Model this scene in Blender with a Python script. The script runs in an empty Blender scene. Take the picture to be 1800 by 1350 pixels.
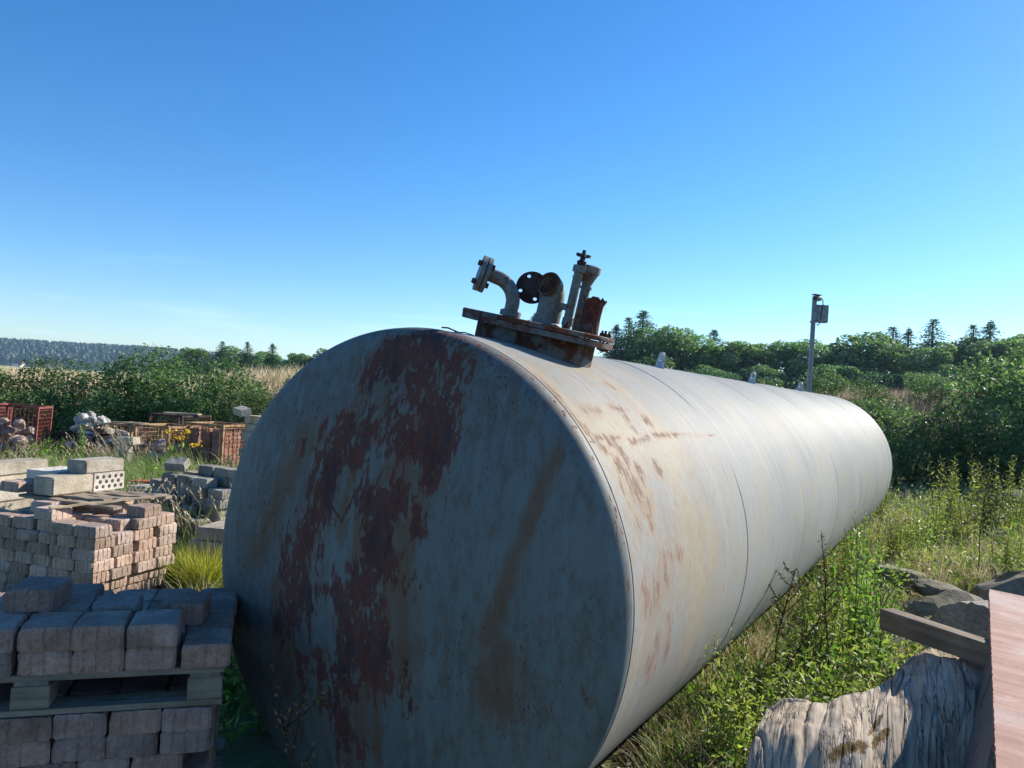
import bpy, bmesh, math, random
import numpy as np
from math import sin, cos, pi, radians as rad
from mathutils import Vector, Matrix
S = bpy.context.scene
COL = S.collection
random.seed(7)

# ------------------------------------------------------------------ camera
cam_d = bpy.data.cameras.new('camera'); cam = bpy.data.objects.new('camera', cam_d); COL.objects.link(cam)
cam_d.sensor_width = 36; cam_d.lens = 1356.4/1800*36; cam_d.clip_start = .05; cam_d.clip_end = 12000
cam.matrix_world = (Matrix.Translation((0, 0, 1.77)) @ Matrix.Rotation(rad(90)+.0125, 4, 'X') @ Matrix.Rotation(.056, 4, 'Z'))
S.camera = cam
# ------------------------------------------------------------------ sky, sun, exposure
SUN_AZ, SUN_EL = rad(56), rad(28)           # clockwise from the view direction (+Y)
w = bpy.data.worlds.new('World'); S.world = w; w.use_nodes = True
wn = w.node_tree; wn.nodes.clear()
sky = wn.nodes.new('ShaderNodeTexSky'); sky.sky_type = 'NISHITA'; sky.sun_disc = False
sky.sun_elevation = SUN_EL; sky.sun_rotation = SUN_AZ; sky.air_density = 1.0; sky.dust_density = .14; sky.ozone_density = 4.6; sky.altitude = 250
tc = wn.nodes.new('ShaderNodeTexCoord')
mp = wn.nodes.new('ShaderNodeMapping'); mp.inputs['Scale'].default_value = (3.0, 3.0, 26.0)
wn.links.new(tc.outputs['Generated'], mp.inputs['Vector'])
cn = wn.nodes.new('ShaderNodeTexNoise'); cn.inputs['Scale'].default_value = 2.2; cn.inputs['Detail'].default_value = 7
wn.links.new(mp.outputs['Vector'], cn.inputs['Vector'])
cr = wn.nodes.new('ShaderNodeMapRange'); cr.inputs['From Min'].default_value = .55; cr.inputs['From Max'].default_value = .8; cr.inputs['To Max'].default_value = .16
wn.links.new(cn.outputs['Fac'], cr.inputs['Value'])
sx = wn.nodes.new('ShaderNodeSeparateXYZ'); wn.links.new(tc.outputs['Generated'], sx.inputs[0])
lo = wn.nodes.new('ShaderNodeMapRange'); lo.inputs['From Min'].default_value = .03; lo.inputs['From Max'].default_value = .16; lo.inputs['To Min'].default_value = 1; lo.inputs['To Max'].default_value = 0
wn.links.new(sx.outputs['Z'], lo.inputs['Value'])
mu = wn.nodes.new('ShaderNodeMath'); mu.operation = 'MULTIPLY'; wn.links.new(cr.outputs[0], mu.inputs[0]); wn.links.new(lo.outputs[0], mu.inputs[1])
mx = wn.nodes.new('ShaderNodeMixRGB'); mx.inputs['Color2'].default_value = (9, 9.6, 10.2, 1)      # thin low cirrus
wn.links.new(mu.outputs[0], mx.inputs['Fac']); hs_ = wn.nodes.new('ShaderNodeHueSaturation'); hs_.inputs['Saturation'].default_value = 1.25; hs_.inputs['Hue'].default_value = .503; wn.links.new(sky.outputs[0], hs_.inputs['Color']); wn.links.new(hs_.outputs[0], mx.inputs['Color1'])
bg = wn.nodes.new('ShaderNodeBackground'); bg.inputs['Strength'].default_value = .098
wo = wn.nodes.new('ShaderNodeOutputWorld')
wn.links.new(mx.outputs[0], bg.inputs['Color']); wn.links.new(bg.outputs[0], wo.inputs['Surface'])
sun_d = bpy.data.lights.new('sun', 'SUN'); sun_d.energy = 4.6; sun_d.angle = rad(.53); sun_d.color = (1, .93, .82)
sun = bpy.data.objects.new('sun', sun_d); COL.objects.link(sun)
sv = Vector((sin(SUN_AZ)*cos(SUN_EL), cos(SUN_AZ)*cos(SUN_EL), sin(SUN_EL)))
sun.rotation_euler = sv.to_track_quat('Z', 'Y').to_euler()
S.view_settings.view_transform = 'Standard'; S.view_settings.look = 'None'; S.view_settings.gamma = 1
S.view_settings.exposure = .95; S.view_settings.use_curve_mapping = False

# ------------------------------------------------------------------ helpers
def lin(h):
    h = h.lstrip('#'); r = []
    for i in (0, 2, 4):
        c = int(h[i:i+2], 16)/255
        r.append(c/12.92 if c <= .04045 else ((c+.055)/1.055)**2.4)
    return (*r, 1)
def sstep(a, b, x):
    t = np.clip((x-a)/(b-a), 0, 1); return t*t*(3-2*t)
def _h(ix, iy, iz, s):
    n = (ix.astype(np.int64)*374761393 + iy.astype(np.int64)*668265263 + iz.astype(np.int64)*2147483647 + s*974634777) & 0x7fffffff
    n = ((n ^ (n >> 13))*1274126177) & 0x7fffffff
    return ((n ^ (n >> 16)) & 0xffff)/65535.
def vn(x, y, z=0, s=0):
    x = np.asarray(x, float); y = np.asarray(y, float)+0*x; z = np.asarray(z, float)+0*x; x = x+0*y
    ix, iy, iz = np.floor(x), np.floor(y), np.floor(z); fx, fy, fz = x-ix, y-iy, z-iz
    fx, fy, fz = [f*f*(3-2*f) for f in (fx, fy, fz)]
    r = 0
    for a in (0, 1):
        for b in (0, 1):
            for c in (0, 1):
                r = r + _h(ix+a, iy+b, iz+c, s)*(fx if a else 1-fx)*(fy if b else 1-fy)*(fz if c else 1-fz)
    return r
def fbm(x, y, z=0, s=0, o=4):
    r, a, t = 0, 1., 0.
    for i in range(o):
        r = r + a*vn(np.asarray(x)*2**i, np.asarray(y)*2**i, np.asarray(z)*2**i, s+i); t += a; a *= .5
    return r/t
def mesh(name, v, f, mat=None, smooth=False):
    me = bpy.data.meshes.new(name)
    v = np.asarray(v, np.float32)
    if isinstance(f, np.ndarray):
        n, k = f.shape
        me.vertices.add(len(v)); me.vertices.foreach_set('co', v.ravel())
        me.loops.add(n*k); me.loops.foreach_set('vertex_index', f.ravel().astype(np.int32))
        me.polygons.add(n); me.polygons.foreach_set('loop_start', np.arange(0, n*k, k, dtype=np.int32))
        me.update(calc_edges=True)
    else:
        me.from_pydata([tuple(map(float, p)) for p in v], [], f); me.update()
    if smooth: me.polygons.foreach_set('use_smooth', np.ones(len(me.polygons), bool))
    if mat: me.materials.append(mat)
    return me
def ob(name, me, parent=None, loc=(0, 0, 0), rot=(0, 0, 0), label=None, cat=None, group=None, kind=None, scale=None):
    o = bpy.data.objects.new(name, me); COL.objects.link(o)
    o.parent = parent; o.location = loc; o.rotation_euler = rot
    if scale is not None: o.scale = scale if hasattr(scale, '__len__') else (scale,)*3
    if label: o['label'] = label
    if cat: o['category'] = cat
    if group: o['group'] = group
    if kind: o['kind'] = kind
    return o
def thing(name, label, cat, loc=(0, 0, 0), rot=(0, 0, 0), group=None, scale=None):
    return ob(name, None, None, loc, rot, label, cat, group, scale=scale)
class MB:                                   # collects simple solids into one mesh
    def __init__(s): s.v = []; s.f = []
    def raw(s, v, f):
        o = len(s.v); s.v += [tuple(p) for p in v]; s.f += [tuple(i+o for i in q) for q in f]; return s
    def box(s, c, d, R=None, jit=0):
        c = Vector(c); v = []
        for a in (-.5, .5):
            for b in (-.5, .5):
                for e in (-.5, .5):
                    p = Vector((a*d[0], b*d[1], e*d[2])) + Vector([random.uniform(-jit, jit) for _ in 'xyz'])
                    if R: p = R @ p
                    v.append(c+p)
        return s.raw(v, [(0, 1, 3, 2), (4, 6, 7, 5), (0, 4, 5, 1), (2, 3, 7, 6), (0, 2, 6, 4), (1, 5, 7, 3)])
    def tube(s, pts, r, n=8, caps=True):
        pts = [Vector(p) for p in pts]; rs = r if hasattr(r, '__len__') else [r]*len(pts)
        up = None; rings = []
        for i, p in enumerate(pts):
            t = (pts[min(i+1, len(pts)-1)]-pts[max(i-1, 0)]).normalized()
            if up is None: up = t.orthogonal().normalized()
            up = (up-t*up.dot(t)).normalized(); w_ = t.cross(up)
            rings.append([p+(up*cos(2*pi*k/n)+w_*sin(2*pi*k/n))*rs[i] for k in range(n)])
        v = [q for g in rings for q in g]; f = []
        for i in range(len(pts)-1):
            for k in range(n):
                f.append((i*n+k, i*n+(k+1) % n, (i+1)*n+(k+1) % n, (i+1)*n+k))
        if caps: f.append(tuple(range(n))[::-1]); f.append(tuple((len(pts)-1)*n+k for k in range(n)))
        return s.raw(v, f)
    def lathe(s, prof, n=32, M=None):       # prof: (r, z) list, closed ends if r=0
        v = []; f = []
        for (r, z) in prof:
            for k in range(n):
                p = Vector((r*cos(2*pi*k/n), r*sin(2*pi*k/n), z)); v.append(M @ p if M else p)
        for i in range(len(prof)-1):
            for k in range(n):
                f.append((i*n+k, i*n+(k+1) % n, (i+1)*n+(k+1) % n, (i+1)*n+k))
        return s.raw(v, f)
    def mesh(s, name, mat=None, smooth=False, bevel=0):
        me = mesh(name, s.v, s.f, mat)
        if bevel:
            bm = bmesh.new(); bm.from_mesh(me)
            bmesh.ops.bevel(bm, geom=list(bm.edges), offset=bevel, segments=1, affect='EDGES', clamp_overlap=True)
            bm.to_mesh(me); bm.free()
        if smooth:
            me.polygons.foreach_set('use_smooth', np.ones(len(me.polygons), bool))
            try: me.set_sharp_from_angle(angle=rad(35))
            except Exception: pass
        return me
def attr(me, name, val):
    a = me.attributes.new(name, 'FLOAT', 'POINT'); a.data.foreach_set('value', np.asarray(val, np.float32).ravel())
class NT:                                    # small node-tree writer
    def __init__(s, name):
        s.m = bpy.data.materials.new(name); s.m.use_nodes = True; s.t = s.m.node_tree; s.t.nodes.clear()
        s.out = s.t.nodes.new('ShaderNodeOutputMaterial')
    def n(s, typ, ins=None, **kw):
        nd = s.t.nodes.new('ShaderNode'+typ)
        for k, v in kw.items(): setattr(nd, k, v)
        for k, v in (ins or {}).items(): s.set(nd, k, v)
        return nd
    def set(s, nd, k, v):
        i = nd.inputs[k]
        if isinstance(v, bpy.types.NodeSocket): s.t.links.new(v, i)
        elif isinstance(v, bpy.types.Node): s.t.links.new(v.outputs[0], i)
        else: i.default_value = v
    def math(s, op, a, b=0., clamp=False):
        nd = s.n('Math', operation=op, use_clamp=clamp); s.set(nd, 0, a); s.set(nd, 1, b); return nd.outputs[0]
    def mix(s, f, a, b, mode='MIX'):
        nd = s.n('MixRGB', blend_type=mode); s.set(nd, 'Fac', f); s.set(nd, 'Color1', a); s.set(nd, 'Color2', b); return nd.outputs[0]
    def rng(s, v, a, b, c=0., d=1., smooth=True):
        nd = s.n('MapRange'); nd.interpolation_type = 'SMOOTHSTEP' if smooth else 'LINEAR'
        for k, x in (('Value', v), ('From Min', a), ('From Max', b), ('To Min', c), ('To Max', d)): s.set(nd, k, x)
        return nd.outputs[0]
    def noise(s, vec, scale, detail=4, rough=.55, col=False):
        nd = s.n('TexNoise'); s.set(nd, 'Scale', scale); s.set(nd, 'Detail', detail); s.set(nd, 'Roughness', rough)
        if vec is not None: s.set(nd, 'Vector', vec)
        return nd.outputs['Color' if col else 'Fac']
    def map(s, vec, scale=(1, 1, 1), loc=(0, 0, 0)):
        nd = s.n('Mapping'); s.set(nd, 'Vector', vec); nd.inputs['Scale'].default_value = scale; nd.inputs['Location'].default_value = loc; return nd.outputs[0]
    def obj(s): return s.n('TexCoord').outputs['Object']
    def rnd(s): return s.n('ObjectInfo').outputs['Random']
    def bsdf(s, col, rough=.8, bump=None, bstr=.3, bdist=.01, metal=0., spec=.3):
        p = s.n('BsdfPrincipled'); s.set(p, 'Base Color', col); s.set(p, 'Roughness', rough); s.set(p, 'Metallic', metal); s.set(p, 'Specular IOR Level', spec)
        if bump is not None:
            b = s.n('Bump'); s.set(b, 'Height', bump); s.set(b, 'Strength', bstr); s.set(b, 'Distance', bdist); s.t.links.new(b.outputs[0], p.inputs['Normal'])
        s.t.links.new(p.outputs[0], s.out.inputs['Surface']); return p
def offs_vec(t, vec):                        # object coords shifted per object, so copies differ
    r = t.rnd(); c = t.n('CombineXYZ'); t.set(c, 0, t.math('MULTIPLY', r, 37.)); t.set(c, 1, t.math('MULTIPLY', r, 91.)); t.set(c, 2, t.math('MULTIPLY', r, 53.))
    a = t.n('VectorMath', operation='ADD'); t.set(a, 0, vec); t.set(a, 1, c.outputs[0]); return a.outputs[0]

# ------------------------------------------------------------------ materials
def m_concrete(name, c1, c2, dark, var=.5, bump=.5):
    t = NT(name); v = offs_vec(t, t.obj()); r = t.rnd()
    a = t.noise(v, 9, 5); b = t.noise(v, 70, 4, .7); g = t.noise(v, 3, 3)
    col = t.mix(t.rng(a, .35, .65), lin(c1), lin(c2))
    col = t.mix(t.math('MULTIPLY', t.rng(g, .5, .72), .75), col, lin(dark))
    k = t.math('ADD', t.math('MULTIPLY', r, var), 1-var/2)
    col = t.mix(1., col, t.rng(b, .25, .75, .62, 1.25, False), 'MULTIPLY')
    hs = t.n('HueSaturation'); t.set(hs, 'Color', col); t.set(hs, 'Value', k); t.set(hs, 'Saturation', t.math('ADD', .85, t.math('MULTIPLY', t.math('FRACT', t.math('MULTIPLY', r, 7.3)), .32)))
    t.bsdf(hs.outputs[0], .92, t.math('ADD', t.math('MULTIPLY', b, .7), t.noise(v, 28, 3)), bump, .006, spec=.2); return t.m
PAVER = m_concrete('paver_brown', '#ab9082', '#977c6f', '#6e594d')
PAVER_TAN = m_concrete('paver_tan', '#b59f90', '#a58e7e', '#827163')
PAVER_GREY = m_concrete('paver_grey', '#a39c8e', '#8f897d', '#6a665c', .4)
KERB = m_concrete('kerb_concrete', '#bab09e', '#a69c89', '#857b6a', .25)
BRICK_RED = m_concrete('brick_red', '#a86e5c', '#9a8378', '#7a5348', .6)
STONE = m_concrete('field_stone', '#c9c5be', '#aaa59c', '#7d786e', .5, .8)
STONE_P = m_concrete('pink_stone', '#b5a096', '#a8988c', '#7d6f66', .5, .8)
def m_wood(name, c1, c2, crack, axis=0, scale=1., bump=.6):
    t = NT(name); v = offs_vec(t, t.obj())
    sc = [22*scale]*3; sc[axis] = 1.6*scale
    g = t.noise(t.map(v, tuple(sc)), 1.5, 6, .65); big = t.noise(v, 5, 3)
    col = t.mix(t.rng(g, .3, .7), lin(c1), lin(c2)); col = t.mix(t.rng(g, .36, .26), col, lin(crack))
    col = t.mix(1., col, t.rng(big, .3, .7, .75, 1.15), 'MULTIPLY')
    t.bsdf(col, .88, g, bump, .01, spec=.2); return t.m
WOOD_X = m_wood('weathered_board', '#988b7a', '#7a6e60', '#2f2822', 0)
WOOD_Y = m_wood('weathered_board_lengthwise', '#8a8176', '#6d655c', '#2b2622', 1)
WOOD_LATH = m_wood('pale_lath', '#c2b397', '#a39377', '#5b5142', 0)
WOOD_BEAM = m_wood('timber_beam', '#8d7d6b', '#6d6052', '#2c2620', 1, .8)
def m_paintsteel(name, paint, rustc, amount, rough=.6, dark='#3a2018', sc=7):
    t = NT(name); v = offs_vec(t, t.obj())
    n1 = t.noise(v, sc, 6, .65); n2 = t.noise(v, sc*5, 4, .6)
    col = t.mix(t.rng(n2, .3, .7), lin(rustc), lin(dark))
    pc = t.mix(t.rng(n2, .35, .7), lin(paint), t.mix(.5, lin(paint), (.03, .03, .03, 1)))
    f = t.rng(n1, amount-.05, amount+.05)
    t.bsdf(t.mix(f, col, pc), t.rng(f, 0, 1, .92, rough), t.math('ADD', n2, f), .35, .004, spec=.35); return t.m
PIPE = m_paintsteel('grey_pipe_paint', '#777a76', '#7a4f3c', .40, .5, '#4a2b20', 9)
RUSTY = m_paintsteel('rusty_steel', '#6a5149', '#6b3a28', .56, .8, '#35201a', 12)
DARKFL = m_paintsteel('dark_flange', '#3c3231', '#4a2b22', .5, .7, '#241614', 12)
MANH = m_paintsteel('manhole_paint', '#555d63', '#4e3028', .50, .6, '#37231d', 6)
COVER = m_paintsteel('cover_paint', '#5c6064', '#6b4334', .52, .7, '#40251c', 9)
CRATE_R = m_paintsteel('red_crate_paint', '#8f4a42', '#74402f', .45, .6, '#4a2820', 8)
CRATE_O = m_paintsteel('rusty_crate', '#b3946f', '#9c6c48', .48, .8, '#6a4730', 9)
GALV = m_paintsteel('galvanised', '#8b949b', '#7f868a', .2, .45, '#6c7175', 5)
BOXGREY = m_paintsteel('grey_plastic', '#8d9294', '#84898b', .2, .5, '#7a7f81', 5)
BLACK = m_paintsteel('black_plastic', '#16181a', '#111214', .2, .4, '#0c0c0c', 5)
LUG = m_paintsteel('lug_paint', '#c3c6c4', '#8a6a55', .33, .5, '#5a3a2c', 12)
def m_leaf(name, c1, c2, c3, tr=.35, tint=(1.25, 1.4, .65, 1)):
    t = NT(name); r = t.n('NewGeometry').outputs['Random Per Island']; q = t.rnd()
    col = t.mix(t.rng(r, 0, .6, smooth=False), lin(c1), lin(c2)); col = t.mix(t.rng(r, .72, 1, smooth=False), col, lin(c3))
    hs = t.n('HueSaturation'); t.set(hs, 'Color', col); t.set(hs, 'Value', t.math('ADD', .8, t.math('MULTIPLY', q, .4))); t.set(hs, 'Hue', t.math('ADD', .485, t.math('MULTIPLY', q, .03)))
    d = t.n('BsdfPrincipled'); t.set(d, 'Base Color', hs.outputs[0]); t.set(d, 'Roughness', .55); t.set(d, 'Specular IOR Level', .25)
    s = t.n('BsdfTranslucent'); t.set(s, 'Color', t.mix(1., hs.outputs[0], tint, 'MULTIPLY'))
    x = t.n('MixShader'); t.set(x, 0, tr); t.t.links.new(d.outputs[0], x.inputs[1]); t.t.links.new(s.outputs[0], x.inputs[2])
    t.t.links.new(x.outputs[0], t.out.inputs['Surface']); return t.m
LEAF_HEDGE = m_leaf('hedge_leaf', '#3f5838', '#526e46', '#8a9668')
LEAF_BUSH = m_leaf('bush_leaf', '#4f6c4a', '#66845c', '#93a47c')
LEAF_TREE = m_leaf('tree_leaf', '#5f7c5a', '#739168', '#92a97e', .42)
LEAF_CON = m_leaf('conifer_needles', '#3a5644', '#486850', '#5f7c5c', .3)
LEAF_WEED = m_leaf('weed_leaf', '#56743a', '#6f8c46', '#a0ac5c', .42)
LEAF_GOLD = m_leaf('goldenrod_leaf', '#78834a', '#929658', '#b0a86e', .38)
GRASS = m_leaf('green_grass', '#54703a', '#6f8448', '#a09868', .35)
STRAW = m_leaf('dry_grass', '#a8977a', '#bdae90', '#8d8060', .3, (1.05, 1., .9, 1))
FIELDSTRAW = m_leaf('field_straw', '#b8a486', '#c8b698', '#a39072', .25, (1.05, 1., .92, 1))
TUFTG = m_leaf('yellow_green_grass', '#8a9838', '#aaae4c', '#cac268', .4)
LEAF_HILL = m_leaf('far_wood', '#2a3c2c', '#314632', '#3a503a', .1)
SEED = m_leaf('seed_heads', '#6a5138', '#7e6344', '#5a4430', .1)
YELLOW = m_leaf('yellow_petals', '#e8c010', '#f2d02a', '#d8a808', .3)
def m_plain(name, c1, c2, sc=6, rough=.85, bump=.3):
    t = NT(name); v = offs_vec(t, t.obj()); n = t.noise(v, sc, 5)
    t.bsdf(t.mix(t.rng(n, .3, .7), lin(c1), lin(c2)), rough, n, bump, .01, spec=.2); return t.m
BARK = m_plain('bark', '#5c5044', '#3c342c', 14, .95, .6)
STEMG = m_plain('green_stem', '#6f7a40', '#57642f', 20)
STEMD = m_plain('dry_stem', '#4a3c30', '#352a22', 20)

# ------------------------------------------------------------------ ground
def gh(x, y):
    x = np.asarray(x, float); y = np.asarray(y, float)
    small = (fbm(x*.9, y*.9, 0, 3)-.5)*.06*sstep(16, 3, np.abs(y-3)*0+np.hypot(x*.3, y*.4))
    F = .75 + .75*sstep(-16, -6, x) + .75*sstep(10, 20, x)
    b = sstep(20.5, 27, y)*F
    lump = (fbm(x*.25, y*.25, 0, 9)-.5)*.35*sstep(18, 26, y)*sstep(300, 60, y)
    edge = np.abs((x+.41)*.857-(y-3.09)*.515)          # flatten under the tank
    return small*sstep(.3, 1.6, edge) + b + lump
def axis_pts(a, b, st, lo, hi):
    m = list(np.arange(a, b+1e-6, st)); d = st
    p = b
    while p < hi: d *= 1.13; p += d; m.append(p)
    d = st; p = a
    while p > lo: d *= 1.13; p -= d; m.insert(0, p)
    return np.array(m)
gx = axis_pts(-14, 22, .16, -4000, 4000); gy = axis_pts(-2, 30, .16, -600, 5000)
X, Y = np.meshgrid(gx, gy); nx, ny = len(gx), len(gy)
idx = np.arange(nx*ny).reshape(ny, nx)
gf = np.stack([idx[:-1, :-1], idx[:-1, 1:], idx[1:, 1:], idx[1:, :-1]], -1).reshape(-1, 4)
def m_ground():
    t = NT('ground_soil'); g = t.n('NewGeometry').outputs['Position']
    a = t.noise(g, .8, 6, .6); b = t.noise(g, 14, 5, .65); c = t.noise(g, .06, 3)
    soil = t.mix(t.rng(b, .3, .7), lin('#7b6a52'), lin('#57493a'))
    gr = t.mix(t.rng(b, .35, .7), lin('#56623a'), lin('#7d7a54'))
    yard = t.mix(t.rng(a, .38, .58), soil, gr)
    sp = t.n('SeparateXYZ'); t.set(sp, 0, g)
    fld = t.mix(t.rng(c, .4, .6), lin('#b5a285'), lin('#a8977a'))
    far = t.mix(t.rng(t.noise(t.map(g, (.002, .012, 1)), 1, 2), .45, .52), lin('#8c9866'), lin('#b5a582'))
    col = t.mix(t.rng(sp.outputs[1], 22, 27), yard, fld)
    col = t.mix(t.rng(sp.outputs[1], 150, 260), col, far)
    t.bsdf(col, .95, b, .6, .03, spec=.1); return t.m
GM = m_ground()
ob('ground', mesh('ground', np.stack([X.ravel(), Y.ravel(), gh(X, Y).ravel()], 1), gf, GM, True), kind='structure')
def gz(x, y): return float(gh(np.array([x]), np.array([y]))[0])

# ------------------------------------------------------------------ far hill with wood
hx = np.linspace(-2600, 300, 150); hy = np.linspace(0, 1, 40)
HX, HT = np.meshgrid(hx, hy)
def hill_h(x, t):
    ridge = 58*sstep(450, -1000, x)**.8 + 7*(fbm(x*.004, 0*x, 0, 5)-.5)
    return np.maximum(ridge, 0)*np.sin(np.clip(t, 0, 1)*pi)**.7 - 3
HY = 1350 + HT*900
HZ = hill_h(HX, HT)
hid = np.arange(HX.size).reshape(HX.shape)
hf = np.stack([hid[:-1, :-1], hid[:-1, 1:], hid[1:, 1:], hid[1:, :-1]], -1).reshape(-1, 4)
ob('hill', mesh('hill', np.stack([HX.ravel(), HY.ravel(), HZ.ravel()], 1), hf, m_plain('hill_floor', '#3c4a30', '#2f3d28', .02), True), kind='structure')
rs = np.random.RandomState(4)
V, Fq = [], []
n_t = 9000
tx = rs.uniform(-2000, 200, n_t); tt = rs.uniform(.02, .55, n_t); ty = 1350+tt*900; tz = hill_h(tx, tt)
base = []
for k in range(n_t):
    r = rs.uniform(3.5, 6.5); hgt = rs.uniform(7, 12); con = rs.rand() < .3
    o = k*13
    ph = rs.rand()*6
    for (zz, rr) in ((0, .75), (.45, 1.), (.8, .6)) if not con else ((0, .8), (.35, .55), (.7, .28)):
        for q in range(4):
            j = rs.uniform(.75, 1.25)
            V.append((tx[k]+r*rr*j*cos(ph+q*pi/2), ty[k]+r*rr*j*sin(ph+q*pi/2), tz[k]+hgt*zz))
    V.append((tx[k], ty[k], tz[k]+hgt*(1.0 if not con else 1.15)))
    for L in (0, 1):
        for q in range(4): Fq.append((o+L*4+q, o+L*4+(q+1) % 4, o+L*4+4+(q+1) % 4, o+L*4+4+q))
    for q in range(4): Fq.append((o+8+q, o+8+(q+1) % 4, o+12))
ob('hill_forest', mesh('hill_forest', V, Fq, LEAF_HILL), label='distant dark wooded ridge on the left horizon', cat='forest', kind='stuff')
# farm houses at the foot of the ridge
def house(x, y, wd, dp, h, wallc, roofc, label):
    t = thing('farm_house', label, 'house', (x, y, gz(x, y)), (0, 0, rad(random.uniform(-25, 25))), 'far farm buildings')
    ob('wall', MB().box((0, 0, h/2), (wd, dp, h)).mesh('wall', m_plain('render_'+wallc[1:], wallc, wallc, 1)), t)
    v = [(-wd/2-.4, -dp/2-.4, h), (wd/2+.4, -dp/2-.4, h), (wd/2+.4, dp/2+.4, h), (-wd/2-.4, dp/2+.4, h), (-wd/2-.4, 0, h+dp*.42), (wd/2+.4, 0, h+dp*.42)]
    ob('roof', MB().raw(v, [(0, 1, 5, 4), (2, 3, 4, 5), (0, 4, 3), (1, 2, 5), (0, 3, 2, 1)]).mesh('roof', m_plain('roof_'+roofc[1:], roofc, roofc, 1)), t)
    for k in (-.3, 0, .3): ob('window', MB().box((k*wd, -dp/2-.03, h*.55), (1.2, .1, 1.3)).mesh('window', BLACK), t)
house(-742, 1160, 14, 9, 4.5, '#d8d4cc', '#7a3a2c', 'white farm house with red roof far away below the wooded ridge')
house(-700, 1180, 20, 10, 4, '#b9b2a6', '#6d5a50', 'long pale barn with brown roof far away below the wooded ridge')
house(-775, 1150, 12, 8, 4, '#e0ddd6', '#4a4644', 'white farm house with dark roof at the far left horizon')

# ------------------------------------------------------------------ storage tank
AZ = .5404; TC = Vector((-.413, 3.09, 0)); TZ = 1.012; TL = 9.53
tank = thing('storage_tank', 'huge rusty grey steel tank lying on its side in the grass', 'tank', TC, (0, 0, -AZ))
def strokes(U, Vv, L):                     # field: 1 at a stroke's core, 0 at its edge, negative outside
    f = np.full(U.shape, -3.)
    for (a, b, c, d, r) in L:
        dx, dy = c-a, d-b; q = dx*dx+dy*dy+1e-9
        t = np.clip(((U-a)*dx+(Vv-b)*dy)/q, 0, 1)
        f = np.maximum(f, 1-np.hypot(U-a-t*dx, Vv-b-t*dy)/r)
    return f
RUST_HEAD = [
    (0.154, 0.905, 0.191, 0.69, 0.087), (0.293, 0.874, 0.28, 0.611, 0.055), (0.11, 0.607, 0.265, 0.542, 0.092), (0.233, 0.539, 0.257, 0.431, 0.06),
    (-0.025, 0.598, -0.085, 0.477, 0.055), (-0.156, 0.616, -0.216, 0.447, 0.069), (-0.181, 0.468, -0.251, 0.342, 0.055), (-0.248, 0.231, -0.337, 0.07,
    0.078), (-0.337, 0.07, -0.392, -0.203, 0.087), (0.019, 0.318, 0.14, 0.341, 0.069), (0.138, 0.375, 0.059, 0.235, 0.057), (0.064, 0.174, 0.161,
    0.059, 0.06), (-0.037, -0.01, 0.055, -0.169, 0.106), (-0.107, -0.022, -0.038, -0.143, 0.046), (0.22, 0.358, 0.25, 0.235, 0.029), (-0.291, 0.607,
    -0.32, 0.493, 0.028), (-0.392, 0.516, -0.383, 0.478, 0.02), (-0.047, 0.901, -0.133, 0.781, 0.041), (0.063, 0.939, 0.026, 0.841, 0.041), (-0.28,
    0.469, -0.317, 0.306, 0.026), (-0.033, 0.401, -0.114, 0.225, 0.006), (-0.185, 0.294, -0.115, 0.239, 0.006), (-0.332, 0.056, -0.376, -0.197,
    0.083), (0.019, 0.011, 0.041, -0.281, 0.101), (0.077, -0.197, 0.101, -0.322, 0.098), (0.124, 0.105, 0.14, 0.075, 0.052), (-0.195, -0.288, -0.189,
    -0.366, 0.041), (-0.134, -0.478, -0.049, -0.612, 0.081), (-0.052, -0.391, -0.036, -0.398, 0.041), (-0.318, -0.314, -0.303, -0.404, 0.048), (0.869,
    -0.192, 0.899, -0.264, 0.006),]
STAIN_HEAD = [
    (0.732, 0.557, 0.68, 0.388, 0.031), (0.68, 0.388, 0.621, 0.183, 0.029), (0.621, 0.183, 0.561, -0.027, 0.037), (0.621, 0.183, 0.546, -0.09, 0.041),
    (0.597, -0.158, 0.582, -0.281, 0.092), (-0.388, 0.544, -0.499, 0.286, 0.083), (-0.499, 0.286, -0.616, 0.037, 0.074), (0.19, 0.244, 0.198, -0.012,
    0.055), (-0.02, 0.233, -0.001, 0.129, 0.046), (0.131, 0.461, 0.089, 0.44, 0.037), (0.215, -0.03, 0.219, -0.263, 0.069), (-0.466, -0.107, -0.441,
    -0.411, 0.069),]
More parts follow.
